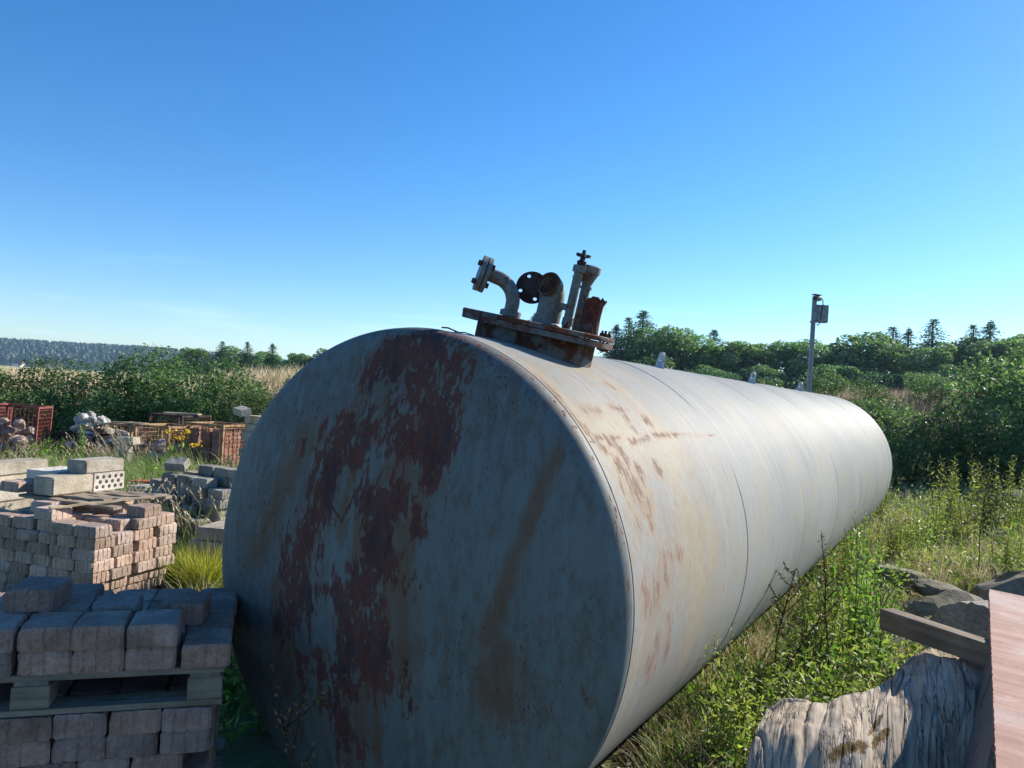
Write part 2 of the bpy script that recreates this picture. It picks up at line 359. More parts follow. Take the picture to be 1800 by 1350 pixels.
# heads: crown of radius Rc and knuckle of radius rk
def head_profile(n):
    Rc, rk, R = 3.0, .085, 1.0
    phi = math.asin((R-rk)/(Rc-rk)); zc = -math.cos(phi)*(Rc-rk)
    pr = []
    for i in range(n):
        a = phi*i/(n-1); pr.append((Rc*sin(a), Rc*cos(a)+zc))
    for i in range(1, 13):
        a = phi+(pi/2-phi)*i/12; pr.append((R-rk+rk*sin(a), rk*cos(a)))
    return pr                               # (r, bulge)
pr = head_profile(150); NA = 440
def head_mesh(name, sgn, y0, mat, n=NA, prof=pr):
    v = []; rr = np.array([p[0] for p in prof]); bb = np.array([p[1] for p in prof])
    th = np.arange(n)*2*pi/n
    XX = rr[:, None]*np.cos(th); ZZ = rr[:, None]*np.sin(th)
    dent = (fbm(XX*2.2, ZZ*2.2, 0, 21)-.5)*.012*sstep(1., .8, rr)[:, None]
    YY = y0 + sgn*(bb[:, None]+dent) + 0*XX
    v = np.stack([XX.ravel(), YY.ravel(), ZZ.ravel()+TZ], 1)
    i0 = np.arange(len(rr)-1)[:, None]*n; k = np.arange(n)[None]; k2 = (np.arange(n)+1)[None] % n
    f = np.stack([(i0+k), (i0+n+k), (i0+n+k2), (i0+k2)], -1).reshape(-1, 4)
    if sgn > 0: f = f[:, ::-1]
    me = mesh(name, v, f, mat, True)
    return me, XX, ZZ
def m_tank(front):
    t = NT('tank_paint_head_with_shade' if front else 'tank_paint_shell')
    o = t.obj()
    fr = t.n('Attribute', attribute_name='rust').outputs['Fac']; fs = t.n('Attribute', attribute_name='stain').outputs['Fac']
    if front:
        vs = t.map(o, (1.5, 1, .55)); streak = t.map(o, (26, 1, 2.2))
    else:
        uv = t.n('UVMap', uv_map='wrap').outputs[0]
        vs = t.map(uv, (2., .6, 1)); streak = t.map(uv, (16, .8, 1))
    big = t.noise(vs, 5, 7, .68); fine = t.noise(vs, 34, 5, .65); sp = t.noise(vs, 90, 3, .6); st = t.noise(streak, 1, 5, .6); cl = t.noise(o, 1.3, 4)
    fr = t.math('MULTIPLY', fr, .5 if front else .7)
    edge = t.math('ADD', t.math('MULTIPLY', t.math('SUBTRACT', big, .5), 3.0 if front else 2.2), t.math('MULTIPLY', t.math('SUBTRACT', fine, .5), 2.7 if front else 3.4))
    rustm = t.rng(t.math('ADD', t.math('ADD', fr, edge), -.01 if front else -.34), -.1 if front else -.045, .1 if front else .045)
    # small flakes and specks, thicker where a broad noise says so
    spm = t.math('MULTIPLY', t.rng(t.math('ADD', sp, t.math('MULTIPLY', cl, .55)), .93 if front else .985, .965 if front else 1.02), .9)
    rustm = t.math('MAXIMUM', rustm, spm)
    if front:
        paint = t.mix(t.rng(cl, .3, .7), lin('#6a7372'), lin('#606a6a'))  # tank paint darkened against the shell: the head's shade is put into its colour
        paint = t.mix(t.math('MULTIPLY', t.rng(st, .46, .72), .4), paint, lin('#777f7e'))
    else:
        paint = t.mix(t.rng(cl, .35, .65), lin('#939490'), lin('#898b88'))
        paint = t.mix(t.math('MULTIPLY', t.rng(st, .5, .68), .5), paint, lin('#a09f98'))
        paint = t.mix(t.math('MULTIPLY', t.rng(st, .42, .28), .4), paint, lin('#6d6e6a'))
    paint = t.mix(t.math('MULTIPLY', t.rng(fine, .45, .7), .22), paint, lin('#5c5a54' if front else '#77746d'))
    stf = t.rng(t.math('ADD', fs, t.math('MULTIPLY', t.math('SUBTRACT', t.noise(streak, .8, 4), .5), 2.4)), -.45, .9)
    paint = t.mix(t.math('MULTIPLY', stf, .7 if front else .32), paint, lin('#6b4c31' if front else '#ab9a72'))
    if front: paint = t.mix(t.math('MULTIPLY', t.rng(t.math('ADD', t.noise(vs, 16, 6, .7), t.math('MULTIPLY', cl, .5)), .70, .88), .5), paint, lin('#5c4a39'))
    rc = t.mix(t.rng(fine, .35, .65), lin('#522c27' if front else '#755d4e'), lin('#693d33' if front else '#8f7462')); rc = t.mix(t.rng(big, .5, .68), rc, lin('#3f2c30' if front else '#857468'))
    if not front: rc = t.mix(t.rng(t.noise(vs, 9, 3), .45, .6), rc, lin('#9a8c80'))
    if not front: paint = t.mix(t.math('MULTIPLY', t.rng(t.noise(t.map(o, (1, 1, .7)), 3.2, 6, .68), .46, .66), .4), paint, lin('#9c927a')); paint = t.mix(t.math('MULTIPLY', t.rng(t.noise(vs, 22, 5, .7), .56, .68), .35), paint, lin('#7b7668'))
    col = t.mix(t.math('MULTIPLY', rustm, .88), paint, rc)
    halo = t.math('MULTIPLY', t.math('SUBTRACT', t.rng(t.math('ADD', t.math('ADD', fr, edge), .25), -.3, .15), rustm, True), .34)
    col = t.mix(halo, col, lin('#6e5640' if front else '#9a7c5c'))
    h = t.math('ADD', t.math('MULTIPLY', rustm, -1.), t.math('MULTIPLY', fine, .5))
    p = t.bsdf(col, t.rng(rustm, 0, 1, .62, .9), h, .28, .004, spec=.25 if front else .06)
    return t.m
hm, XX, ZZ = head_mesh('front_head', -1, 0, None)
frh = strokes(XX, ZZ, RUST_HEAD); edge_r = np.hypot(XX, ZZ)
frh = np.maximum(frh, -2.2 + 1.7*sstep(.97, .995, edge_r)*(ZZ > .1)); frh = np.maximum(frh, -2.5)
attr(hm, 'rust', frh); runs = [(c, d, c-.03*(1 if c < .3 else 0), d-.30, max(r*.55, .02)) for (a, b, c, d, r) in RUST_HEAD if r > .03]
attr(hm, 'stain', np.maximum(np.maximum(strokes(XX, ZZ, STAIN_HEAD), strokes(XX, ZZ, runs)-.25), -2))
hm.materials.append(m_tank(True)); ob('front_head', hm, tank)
SHELLM = m_tank(False)
RUST_SHELL = [
    (0.053, 0.995, 0.041, 0.862, 0.03), (0.041, 0.862, 0.036, 0.771, 0.03), (0.036, 0.771, 0.058, 0.665, 0.03), (0.058, 0.665, 0.119, 0.6, 0.03),
    (0.086, 0.665, 0.304, 0.656, 0.018), (0.372, 0.632, 0.599, 0.653, 0.02), (0.662, 0.66, 0.946, 0.656, 0.018), (0.946, 0.656, 1.575, 0.646, 0.008),
    (0.238, 0.597, 0.247, 0.567, 0.045), (0.493, 0.74, 0.478, 0.723, 0.04), (0.685, 0.735, 0.729, 0.728, 0.035), (0.492, 0.525, 0.5, 0.501, 0.05),
    (0.161, 0.559, 0.125, 0.515, 0.04), (0.311, 0.527, 0.296, 0.482, 0.05), (0.165, 0.791, 0.281, 0.785, 0.03), (0.419, 0.813, 0.519, 0.796, 0.03),
    (0.654, 0.974, 0.677, 0.939, 0.02), (0.497, 0.712, 0.491, 0.682, 0.03), (0.173, 0.637, 0.217, 0.632, 0.03), (0.186, 0.469, 0.202, 0.414, 0.05),
    (0.257, 0.471, 0.256, 0.44, 0.04), (0.299, 0.41, 0.29, 0.387, 0.04), (0.242, 0.354, 0.268, 0.347, 0.03), (0.138, 0.332, 0.134, 0.311, 0.035),
    (0.277, 0.316, 0.261, 0.3, 0.025), (0.491, 0.52, 0.483, 0.494, 0.03), (0.482, 0.18, 0.491, 0.171, 0.04), (0.373, 0.166, 0.302, 0.147, 0.06),
    (0.774, 0.225, 0.772, 0.222, 0.03), (0.141, 0.552, 0.106, 0.483, 0.02), (0.105, 0.452, 0.112, 0.386, 0.015), (0.112, 0.113, 0.123, 0.047, 0.05),
    (0.248, 0.094, 0.215, 0.03, 0.06), (0.355, 0.138, 0.281, 0.099, 0.06), (0.377, -0.045, 0.395, -0.096, 0.03), (0.387, -0.148, 0.437, -0.199, 0.04),
    (0.22, -0.171, 0.295, -0.234, 0.05), (0.261, -0.094, 0.309, -0.159, 0.03),]
STAIN_SHELL = [
    (0.108, 0.719, 0.398, 0.684, 0.14), (0.064, 0.73, 0.065, 0.654, 0.09), (0.758, 0.703, 0.78, 0.609, 0.16), (0.554, 1.063, 0.735, 0.922, 0.08),
    (0.739, 0.611, 0.668, 0.506, 0.14), (0.151, 0.628, 0.162, 0.49, 0.14), (0.731, 0.627, 0.745, 0.567, 0.15), (0.675, 0.283, 0.664, 0.162, 0.2),
    (0.926, 0.211, 0.904, 0.106, 0.12), (0.296, 0.405, 0.264, 0.354, 0.08), (0.727, 0.091, 0.754, -0.082, 0.14), (0.731, -0.077, 0.781, -0.267, 0.14),
    (-0.042, 0.71, -0.05, 0.635, 0.05), (0.092, 1.021, 0.064, 0.73, 0.07),]
rm, rX, rZ = head_mesh('rear_head', 1, TL, SHELLM, 160, head_profile(30))
attr(rm, 'rust', np.full(rX.size, -2.)); attr(rm, 'stain', np.full(rX.size, -2.))
u_ = rm.uv_layers.new(name='wrap'); ob('rear_head', rm, tank)
ns, na = 520, 400
sA = np.linspace(0, 1, ns)**1.25*TL; thA = np.linspace(-90, 270, na+1)
SS, TH = np.meshgrid(sA, np.radians(thA))
rad_n = 1 + (fbm(SS*.9, TH*1.6, 0, 31)-.5)*.014*sstep(0, .2, SS)*sstep(TL, TL-.3, SS)
for s in (1.53, 3.05, 4.57, 6.1, 7.6): rad_n = rad_n-.0008*np.exp(-((SS-s)/.03)**2)
v = np.stack([(np.cos(TH)*rad_n).ravel(), SS.ravel(), (np.sin(TH)*rad_n).ravel()+TZ], 1)
ii = np.arange(ns*(na+1)).reshape(na+1, ns)
f = np.stack([ii[:-1, :-1], ii[:-1, 1:], ii[1:, 1:], ii[1:, :-1]], -1).reshape(-1, 4)[:, ::-1]
sm = mesh('shell', v, f, SHELLM, True)
attr(sm, 'rust', np.maximum(strokes(SS, TH, RUST_SHELL), -.55-1.1*sstep(.5, 2.6, SS)-.25*sstep(.9, 1.4, TH))); attr(sm, 'stain', np.maximum(strokes(SS, TH, STAIN_SHELL), -2))
uvl = sm.uv_layers.new(name='wrap'); li = np.empty(len(sm.loops), np.int32); sm.loops.foreach_get('vertex_index', li)
uvl.data.foreach_set('uv', np.stack([SS.ravel()[li], TH.ravel()[li]], 1).astype(np.float32).ravel())
ob('shell', sm, tank)
# weld seams
def ring_seam(s, r=.0035):
    n = 200; pts = [(1.0*cos(a), s+.002*sin(a*9), TZ+1.0*sin(a)) for a in np.linspace(0, 2*pi, n)]
    return MB().tube(pts, r, 5, False).mesh('weld_seam', SEAM)
SEAM = m_paintsteel('weld_bead', '#8f8e88', '#85796e', .40, .6, '#6a5a4e', 8)
for s in (.012, 1.53, 3.05, 4.57, 6.1, 7.6, 9.1): ob('weld_seam', ring_seam(s, .0028 if s < .1 else (.0013 if s < 2 else .0006)), tank)
for (a, s0, s1) in ((37.2, .03, 1.53),):
    th = rad(a); pts = [(1.0005*cos(th), s, TZ+1.0005*sin(th)) for s in np.linspace(s0, s1, 30)]
    ob('weld_seam', MB().tube(pts, .002, 5, False).mesh('weld_seam', SEAM), tank)
# lifting lugs
RHO = rad(11)
def tl(t, a, n):                            # manhole frame (tangent, along axis, outward) -> tank local
    return Vector((t*cos(RHO)+n*sin(RHO), a, TZ - t*sin(RHO)+n*cos(RHO)))
MT = Matrix.Translation((0, 0, TZ)) @ Matrix.Rotation(RHO, 4, 'Y')
def lug_mesh():
    w, h, hole, th = .06, .105, .021, .016
    out = [(-w, -.02), (w, -.02), (w*.55, h*.8), (w*.3, h), (-w*.3, h), (-w*.55, h*.8)]
    bm = bmesh.new(); o = [bm.verts.new((0, a, b)) for a, b in out]
    hc = (0, h*.66); hv = [bm.verts.new((0, hc[0]+hole*cos(k*pi/8), hc[1]+hole*1.15*sin(k*pi/8))) for k in range(16)]
    e = [bm.edges.new((o[i], o[(i+1) % 6])) for i in range(6)]+[bm.edges.new((hv[i], hv[(i+1) % 16])) for i in range(16)]
    bmesh.ops.triangle_fill(bm, use_beauty=True, edges=e)
    for fc in list(bm.faces):
        c = fc.calc_center_median()
        if (c.y-hc[0])**2+(c.z-hc[1])**2 < (hole*.8)**2: bm.faces.remove(fc)
    r = bmesh.ops.extrude_face_region(bm, geom=list(bm.faces))
    for x in r['geom']:
        if isinstance(x, bmesh.types.BMVert): x.co.x += th
    bmesh.ops.recalc_face_normals(bm, faces=bm.faces)
    me = bpy.data.meshes.new('lifting_lug'); bm.to_mesh(me); bm.free(); me.materials.append(LUG); return me
lm = lug_mesh()
for s in (2.30, 4.70, 6.95):
    o = ob('lifting_lug', lm, tank, tl(0, s, .995), (0, RHO, rad(46)))
# manhole: shaft, flange, cover, bolts and pipe work
MS = .66
def F(t, a, n): return tl(t, MS+a, 1.105+n)
FM = Matrix.Translation((0, 0, 0)) @ MT @ Matrix.Translation((0, MS, 1.105))     # local: x tangent, y axis, z out from cover top
def part(name, mb, mat, parent, smooth=True, bevel=0, label=None): return ob(name, mb.mesh(name, mat, smooth, bevel), parent, label=label)
shaft = part('manhole_shaft', MB().lathe([(.277, -.22), (.277, -.045), (.262, -.045), (.262, -.22)], 64, FM), MANH, tank)
flange = part('shaft_flange', MB().lathe([(.26, -.043), (.352, -.043), (.354, -.0185), (.26, -.0185), (.26, -.043)], 64, FM), COVER, tank)
M2 = FM @ Matrix.Translation((0, 0, -.001)) @ Matrix.Rotation(rad(-.75), 4, 'Y')
cover = part('manhole_cover', MB().lathe([(0, -.017), (.352, -.017), (.355, -.012), (.355, .002), (.350, .005), (0, .005)], 64, M2), COVER, tank)
for k in range(16):
    a = 2*pi*k/16+.1
    if cos(a-.5) < .35: continue
    mb = MB().lathe([(0, .036), (.006, .036), (.006, .024), (.012, .024), (.012, .003), (.006, .003), (.006, -.044), (.011, -.044), (.011, -.058), (0, -.058)], 8, FM @ Matrix.Translation((.325*cos(a), .325*sin(a), 0)))
    ob('bolt', mb.mesh('bolt', RUSTY), cover)
def disc_holes(mb, M, R, r0, th, nb=4, rb=.011, rbc=None, off=.6):    # a flange with bolt holes, built as sectors
    rbc = rbc or R*.74; v = []; f = []
    bm = bmesh.new(); n = 40
    def ringv(rr, c=(0, 0), k=n): return [bm.verts.new((c[0]+rr*cos(2*pi*i/k), c[1]+rr*sin(2*pi*i/k), 0)) for i in range(k)]
    loops = [ringv(R)]
    if r0 > 0: loops.append(ringv(r0))
    cs = [(rbc*cos(off+2*pi*i/nb), rbc*sin(off+2*pi*i/nb)) for i in range(nb)]
    for c in cs: loops.append(ringv(rb, c, 12))
    e = []
    for l in loops: e += [bm.edges.new((l[i], l[(i+1) % len(l)])) for i in range(len(l))]
    bmesh.ops.triangle_fill(bm, use_beauty=True, edges=e)
    for fc in list(bm.faces):
        c = fc.calc_center_median()
        if any(math.hypot(c.x-a, c.y-b) < rb*.9 for a, b in cs) or math.hypot(c.x, c.y) < r0*.93: bm.faces.remove(fc)
    r = bmesh.ops.extrude_face_region(bm, geom=list(bm.faces))
    for x in r['geom']:
        if isinstance(x, bmesh.types.BMVert): x.co.z += th
    bm.verts.index_update()
    mb.raw([M @ x.co for x in bm.verts], [tuple(q.index for q in fc.verts) for fc in bm.faces]); bm.free()
def bolts(mb, M, rbc, th, nb=4, off=.6):
    for i in range(nb):
        m = M @ Matrix.Translation((rbc*cos(off+2*pi*i/nb), rbc*sin(off+2*pi*i/nb), 0))
        mb.lathe([(0, -.014), (.013, -.014), (.013, 0), (.006, 0), (.006, th), (.013, th), (.013, th+.014), (0, th+.014)], 8, m)
# elbow with a bolted pair of flanges
a0 = (-.150, -.02); pts = [F(a0[0], a0[1], z) for z in (.0, .03, .06)]
for k in range(1, 11):
    q = k/10*rad(85); pts.append(F(a0[0]-.11*(1-cos(q)), a0[1]-.03*(1-cos(q)), .06+.11*sin(q)))
pts.append(F(-.292, -.06, .178))
elbow = part('elbow_pipe', MB().tube(pts, .033, 20), PIPE, tank)
part('weld_collar', MB().lathe([(.034, 0.004), (.05, .006), (.05, .03), (.034, .036)], 24, FM @ Matrix.Translation((a0[0], a0[1], 0))), PIPE, elbow)
d = (F(-.292, -.06, .178)-F(-.25, -.045, .174)).normalized(); d = (d + Vector((-.1, -.55, .12))).normalized()
base = F(-.292, -.06, .168); Mq = Matrix.Translation(base) @ d.to_track_quat('Z', 'Y').to_matrix().to_4x4()
for i, z in enumerate((0, .026)):
    mb = MB(); disc_holes(mb, Mq @ Matrix.Translation((0, 0, z)), .085, 0, .021, 4, .009); ob('pipe_flange', mb.mesh('pipe_flange', PIPE, True), elbow)
for k in range(4):
    mb = MB(); bolts(mb, Mq @ Matrix.Rotation(k*pi/2, 4, 'Z'), .063, .047, 1); ob('flange_bolt', mb.mesh('flange_bolt', RUSTY), elbow)
# thin pipe with a blank dark flange facing the yard entrance
thin = part('thin_pipe', MB().tube([F(-.045, .07, 0), F(-.045, .07, .10), F(-.043, .06, .155)], .02, 16), PIPE, tank)
dd = Vector((sin(-.02), -1, .06)); Rl = Matrix.Rotation(AZ, 3, 'Z'); dd = (Rl @ dd).normalized()
mb = MB(); disc_holes(mb, Matrix.Translation(F(-.110, .055, .158)) @ dd.to_track_quat('Z', 'Y').to_matrix().to_4x4(), .076, 0, .018, 4, .0095, .056, .3)
ob('blind_flange', mb.mesh('blind_flange', DARKFL, True), thin, label='dark rusty flange disc with four bolt holes')
part('weld_collar', MB().lathe([(.02, .004), (.03, .006), (.03, .02), (.021, .024)], 20, FM @ Matrix.Translation((-.045, .07, 0))), PIPE, thin)
# wide vent pipe with its open mouth turned to the front
pts = [F(.058, -.03, z) for z in (0, .05, .1)]
for k in range(1, 9):
    q = k/8*rad(78); pts.append(F(.058-.006*k/8, -.03-.055*(1-cos(q)), .12+.062*sin(q)))
e_ = pts[-1]-pts[-2]; pts.append(pts[-1]+e_.normalized()*.012)
vent = MB().tube(pts, [.056]*3+[.055]*9, 28, False); vent.tube(pts[::-1], [.049]*12, 28, False)
vent = part('vent_pipe', vent, PIPE, tank)
mouth = MB(); qd = (pts[-1]-pts[-2]).normalized()
Mm = Matrix.Translation(pts[-1]) @ qd.to_track_quat('Z', 'Y').to_matrix().to_4x4()
part('pipe_rim', MB().lathe([(.0485, -.004), (.0485, .004), (.0565, .004), (.0565, -.004)], 28, Mm), RUSTY, vent)
part('rusty_plug', MB().lathe([(0, -.03), (.05, -.03)], 28, Mm), RUSTY, vent)
part('weld_collar', MB().lathe([(.056, .004), (.066, .005), (.062, .014), (.056, .018)], 28, FM @ Matrix.Translation((.058, -.03, 0))), PIPE, vent)
# slim gauge pipe with valve cap
g0 = (.158, -.03)
slim = MB().tube([F(*g0, z) for z in (0, .07, .15, .25, .285)], .0205, 18)
slim.lathe([(.021, .02), (.025, .02), (.025, .055), (.021, .055)], 18, FM @ Matrix.Translation((*g0, 0)))
slim.lathe([(.021, .235), (.0235, .235), (.0235, .242), (.021, .242)], 18, FM @ Matrix.Translation((*g0, 0)))
slim.lathe([(.02, .262), (.031, .262), (.031, .292), (.0, .292)], 8, FM @ Matrix.Translation((*g0, 0)))
slim = part('gauge_pipe', slim, PIPE, tank)
part('pipe_bracket', MB().box(F(g0[0]-.03, g0[1], .10), (.035, .03, .03), MT.to_3x3()), PIPE, slim, False)
cap = MB().lathe([(0, .292), (.02, .292), (.022, .312), (.012, .316), (.012, .33), (.026, .333), (.026, .343), (.008, .346), (.008, .362), (0, .362)], 10, FM @ Matrix.Translation((g0[0]+.004, g0[1], 0)))
for k in range(5):
    a = k*2*pi/5+.3; cap.box(F(g0[0]+.004+.026*cos(a), g0[1]+.026*sin(a), .338), (.013, .013, .013), MT.to_3x3())
part('valve_cap', cap, DARKFL, slim, False)
# pipe with funnel head
h0 = (.172, .045)
fun = MB().tube([F(*h0, z) for z in (0, .1, .2, .23)], .022, 18)
fun.lathe([(.022, .2), (.028, .2), (.028, .212), (.024, .212)], 18, FM @ Matrix.Translation((*h0, 0)))
fun.lathe([(.022, .04), (.026, .04), (.026, .06), (.022, .06)], 18, FM @ Matrix.Translation((*h0, 0)))
fun = part('filler_pipe', fun, PIPE, tank)
part('funnel_head', MB().lathe([(.022, .218), (.03, .24), (.042, .268), (.048, .272), (.05, .3), (.042, .306), (0, .306)], 28, FM @ Matrix.Translation((*h0, 0))), PIPE, fun)
# rusted broken stub
b0 = (.262, -.02); st = MB(); prof = [(.046, 0), (.044, .05), (.042, .1), (.044, .135), (.052, .165)]
n = 28; vv = []; ff = []
for i, (r, z) in enumerate(prof):
    for k in range(n):
        j = 0
        if i == 4: j = random.uniform(-.03, .012)
        vv.append(F(b0[0]+r*cos(2*pi*k/n)*(1+.06*sin(k*1.7+i)), b0[1]+r*sin(2*pi*k/n), z+j))
for i in range(4):
    for k in range(n): ff.append((i*n+k, i*n+(k+1) % n, (i+1)*n+(k+1) % n, (i+1)*n+k))
st.raw(vv, ff)
part('broken_pipe_stub', st, RUSTY, tank, label='short rusted pipe stub with a torn jagged rim')
part('loose_wire', MB().tube([F(-.46, -.1, -.118), F(-.41, -.12, -.112), F(-.36, -.1, -.122), F(-.29, -.1, -.135)], .004, 6), RUSTY, tank)
part('loose_wire', MB().tube([F(-.42, -.05, -.128), F(-.37, -.03, -.118), F(-.3, -.06, -.12)], .003, 6), RUSTY, tank)

# ------------------------------------------------------------------ pavers, kerbs, pallets
ORD = ['', 'first', 'second', 'third', 'fourth', 'fifth', 'sixth', 'seventh', 'eighth', 'ninth', 'tenth']
def paver_mesh(name, L, W, Hh, mat, seed, ribs=True):
    rr = random.Random(seed)
    out = []
    def side(a, b, n):
        ax, ay = a; bx, by = b; dx, dy = bx-ax, by-ay; ln = math.hypot(dx, dy); nx_, ny_ = dy/ln, -dx/ln
        c = .011
        pts = [(c/ln, 0)]
        if ribs:
            for k in range(n):
                t = (k+1)/(n+1); pts += [(t-.011/ln*.5, 0), (t-.003/ln, -.0024), (t+.003/ln, -.0024), (t+.011/ln*.5, 0)]
        pts.append((1-c/ln, 0))
        for t, o in pts: out.append((ax+dx*t+nx_*o, ay+dy*t+ny_*o))
    x, y = L/2, W/2
    side((-x, -y), (x, -y), 3); side((x, -y), (x, y), 3); side((x, y), (-x, y), 3); side((-x, y), (-x, -y), 3)
    n = len(out); v = []; f = []
    chips = [(rr.choice((-1, 1))*L/2, rr.choice((-1, 1))*W/2, rr.uniform(.018, .045)) for _ in range(2)] + [(rr.uniform(-.4, .4)*L, rr.choice((-1, 1))*W/2, rr.uniform(.012, .03))]
    for (z, s_) in ((0, .985), (.006, 1), (Hh*.5, 1.0), (Hh-.014, .998), (Hh, .935)):
        for (a, b) in out:
            j = .0021
            k_ = 0
            if z > Hh*.6:
                for (ca, cb, cr_) in chips: k_ = max(k_, 1-math.hypot(a-ca, b-cb)/cr_)
            sc_ = s_*(1-.035*max(k_, 0)) if ribs else s_
            v.append((a*sc_+rr.uniform(-j, j), b*sc_+rr.uniform(-j, j), z+rr.uniform(-j, j)*.6-(.006*max(k_, 0) if ribs else 0)))
    for i in range(4):
        for k in range(n): f.append((i*n+k, i*n+(k+1) % n, (i+1)*n+(k+1) % n, (i+1)*n+k))
    f.append(tuple(range(n))[::-1]); f.append(tuple(4*n+k for k in range(n)))
    return mesh(name, v, f, mat)
PV = [paver_mesh('paver', .196, .162, .078, PAVER, i) for i in range(7)]
PT = [paver_mesh('paver', .196, .162, .078, PAVER_TAN, 10+i) for i in range(6)]
PG = [paver_mesh('paver', .205, .15, .085, PAVER_GREY, 20+i) for i in range(4)]
def put(me, org, yaw, u, d, z, turn=False, jit=.004, rj=.012, label='', group='', name='paver', cat='paver'):
    x = org[0]+u*cos(yaw)-d*sin(yaw)+random.uniform(-jit, jit); y = org[1]+u*sin(yaw)+d*cos(yaw)+random.uniform(-jit, jit)
    r = yaw+(0 if turn else pi/2)+random.uniform(-rj, rj)+(pi if random.random() < .5 else 0)
    return ob(name, random.choice(me), None, (x, y, z), (0, 0, r), label, cat, group)
def pallet(label, org, yaw, z, wd=1.2, dp=.8):
    t = thing('pallet', label, 'pallet', (org[0], org[1], z), (0, 0, yaw), 'wooden pallets')
    # origin: right front corner, x to the left is negative
    for k in range(3):
        y = .05+k*(dp-.1)/2
        ob('bottom_board', MB().box((-wd/2, y, .011), (wd, .1, .02), jit=.001).mesh('bottom_board', WOOD_X), t)
        for x in (-.06, -wd*.5, -wd+.06): ob('block', MB().box((x, y, .0605), (.115, .1, .078), jit=.002).mesh('block', WOOD_X, bevel=.003), t)
    for x in (-.06, -wd*.5, -wd+.06): ob('stringer_board', MB().box((x, dp/2, .108), (.1, dp, .016), jit=.001).mesh('stringer_board', WOOD_Y), t)
    for k in range(5):
        ob('deck_board', MB().box((-wd/2, .05+k*(dp-.1)/4, .1265), (wd+random.uniform(0, .01), .1+random.uniform(-.006, .006), .02), jit=.001).mesh('deck_board', WOOD_X), t)
    return t
# --- near stack (in the tank's shade, bottom left)
NO, NY = Vector((-.945, 2.741)), rad(17.4)
dz = .0785
pallet('lower wooden pallet on the ground under the shaded front paver stack', (NO.x-.03, NO.y+.02), NY, .0)
for k in range(6):                      # six courses under the upper pallet
    z = .138+k*dz; cn_ = ORD[6-k]; sh = (0, .085)[k % 2]
    for c in range(6):
        put(PV, NO, NY, -.045-.0835-c*.1675-(sh if k < 5 else 0), .105, z, label='brown paver, %s from the right in the %s front course below the pallet' % (ORD[c+1], cn_), group='pavers of the shaded front stack')
    if k == 5:
        for c in range(1, 6):
            for r in range(1, 4): put(PV, NO, NY, -.045-.0835-c*.1675, .105+r*.2, z, label='brown paver under the upper pallet, %s from the right, %s row back' % (ORD[c+1], ORD[r+1]), group='pavers of the shaded front stack')
    for r in range(1, 4):
        put(PV, NO, NY, -.045-.0835, .105+r*.2, z, label='brown paver, %s from the front, right side, %s course below the pallet' % (ORD[r+1], cn_), group='pavers of the shaded front stack')
pallet('upper wooden pallet between the paver courses of the shaded front stack', (NO.x-.02, NO.y+.012), NY, .6115)
zB = .6115+.1375
for c in range(6):
    for r in range(4):
        put(PV, NO, NY, -.0835-c*.1675, .105+r*.2, zB, jit=.006, label='brown paver on the upper pallet, %s from the right, %s row back' % (ORD[c+1], ORD[r+1]), group='pavers of the shaded front stack')
zA = zB+dz
for (c, r, du, dd_, ro) in ((1, 0, .0, 0, 0), (2, 0, .0, .0, 0), (3, 0, 0, -.004, 0), (4, 0, 0, 0, 0), (5, 0, 0, 0, 0), (1, 1, .07, .04, -.10), (2, 1, .0, .03, .03), (3, 1, 0, .01, 0), (4, 1, 0, 0, 0),
                           (4, 2, 0, 0, 0), (3, 2, 0, 0, 0)):
    o = put(PV, NO, NY, -.0835-c*.1675+du, .105+r*.2+dd_, zA, jit=.007, label='loose top paver of the front stack, %s from the right, %s row back' % (ORD[c+1], ORD[r+1]), group='pavers of the shaded front stack')
    o.rotation_euler.z += ro
o = put(PV, NO, NY, -.0835-3.55*.1675, .30, zA+dz, label='single brown paver lying highest on the shaded front stack', group='pavers of the shaded front stack'); o.rotation_euler.z += -.15
# --- middle stack (sunlit right face)
MO, MY = Vector((-2.80, 5.30)), rad(-17.5)
pallet('pallet at the ground under the sunlit brown paver stack', (MO.x-.04, MO.y+.05), MY, .0)
lv = 7; mz = .0795
def mid_row(k, z):
    cn_ = ORD[lv-k]; x = 0.; ra = random.Random(100+k)
    # right face: bricks along depth, seen end to end; in courses 1-2 set back
    inset = .05 if k < 1 else (0 if k != 1 else .035)
    d = ra.choice((0, .0)) ; i = 0; gap = {2: 2, 4: 2, 5: 3}.get(k, -1)
    wds = [.2, .167, .2, .2] if k % 2 else [.167, .2, .2, .2]
    dcur = 0
    for i, wd in enumerate(wds):
        if i == gap-0: dcur += .035
        turn = wd > .18
        put(PT, MO, MY, -(.083 if turn else .1)-inset+ra.uniform(-.006, .006), dcur+wd/2, z, not turn, .002, .008,
            'tan paver, %s from near corner, sunlit side, %s course from top' % (ORD[i+1], cn_), 'pavers of the sunlit middle stack')
        dcur += wd+.003
    # front face
    x = -(.205 if wds[0] < .18 else .17)-inset; i = 0
    while x > -1.02:
        wd = ra.choice((.2, .167)); turn = wd < .18
        put(PT, MO, MY, x-wd/2, (.1 if turn else .083)+inset*.3, z, not turn, .002, .008,
            'tan paver, %s left of near corner, shaded front, %s course from top' % (ORD[i+1], cn_), 'pavers of the sunlit middle stack')
        x -= wd+.003; i += 1
for k in range(6): mid_row(k, .138+k*mz)
zt = .138+6*mz                          # open top course
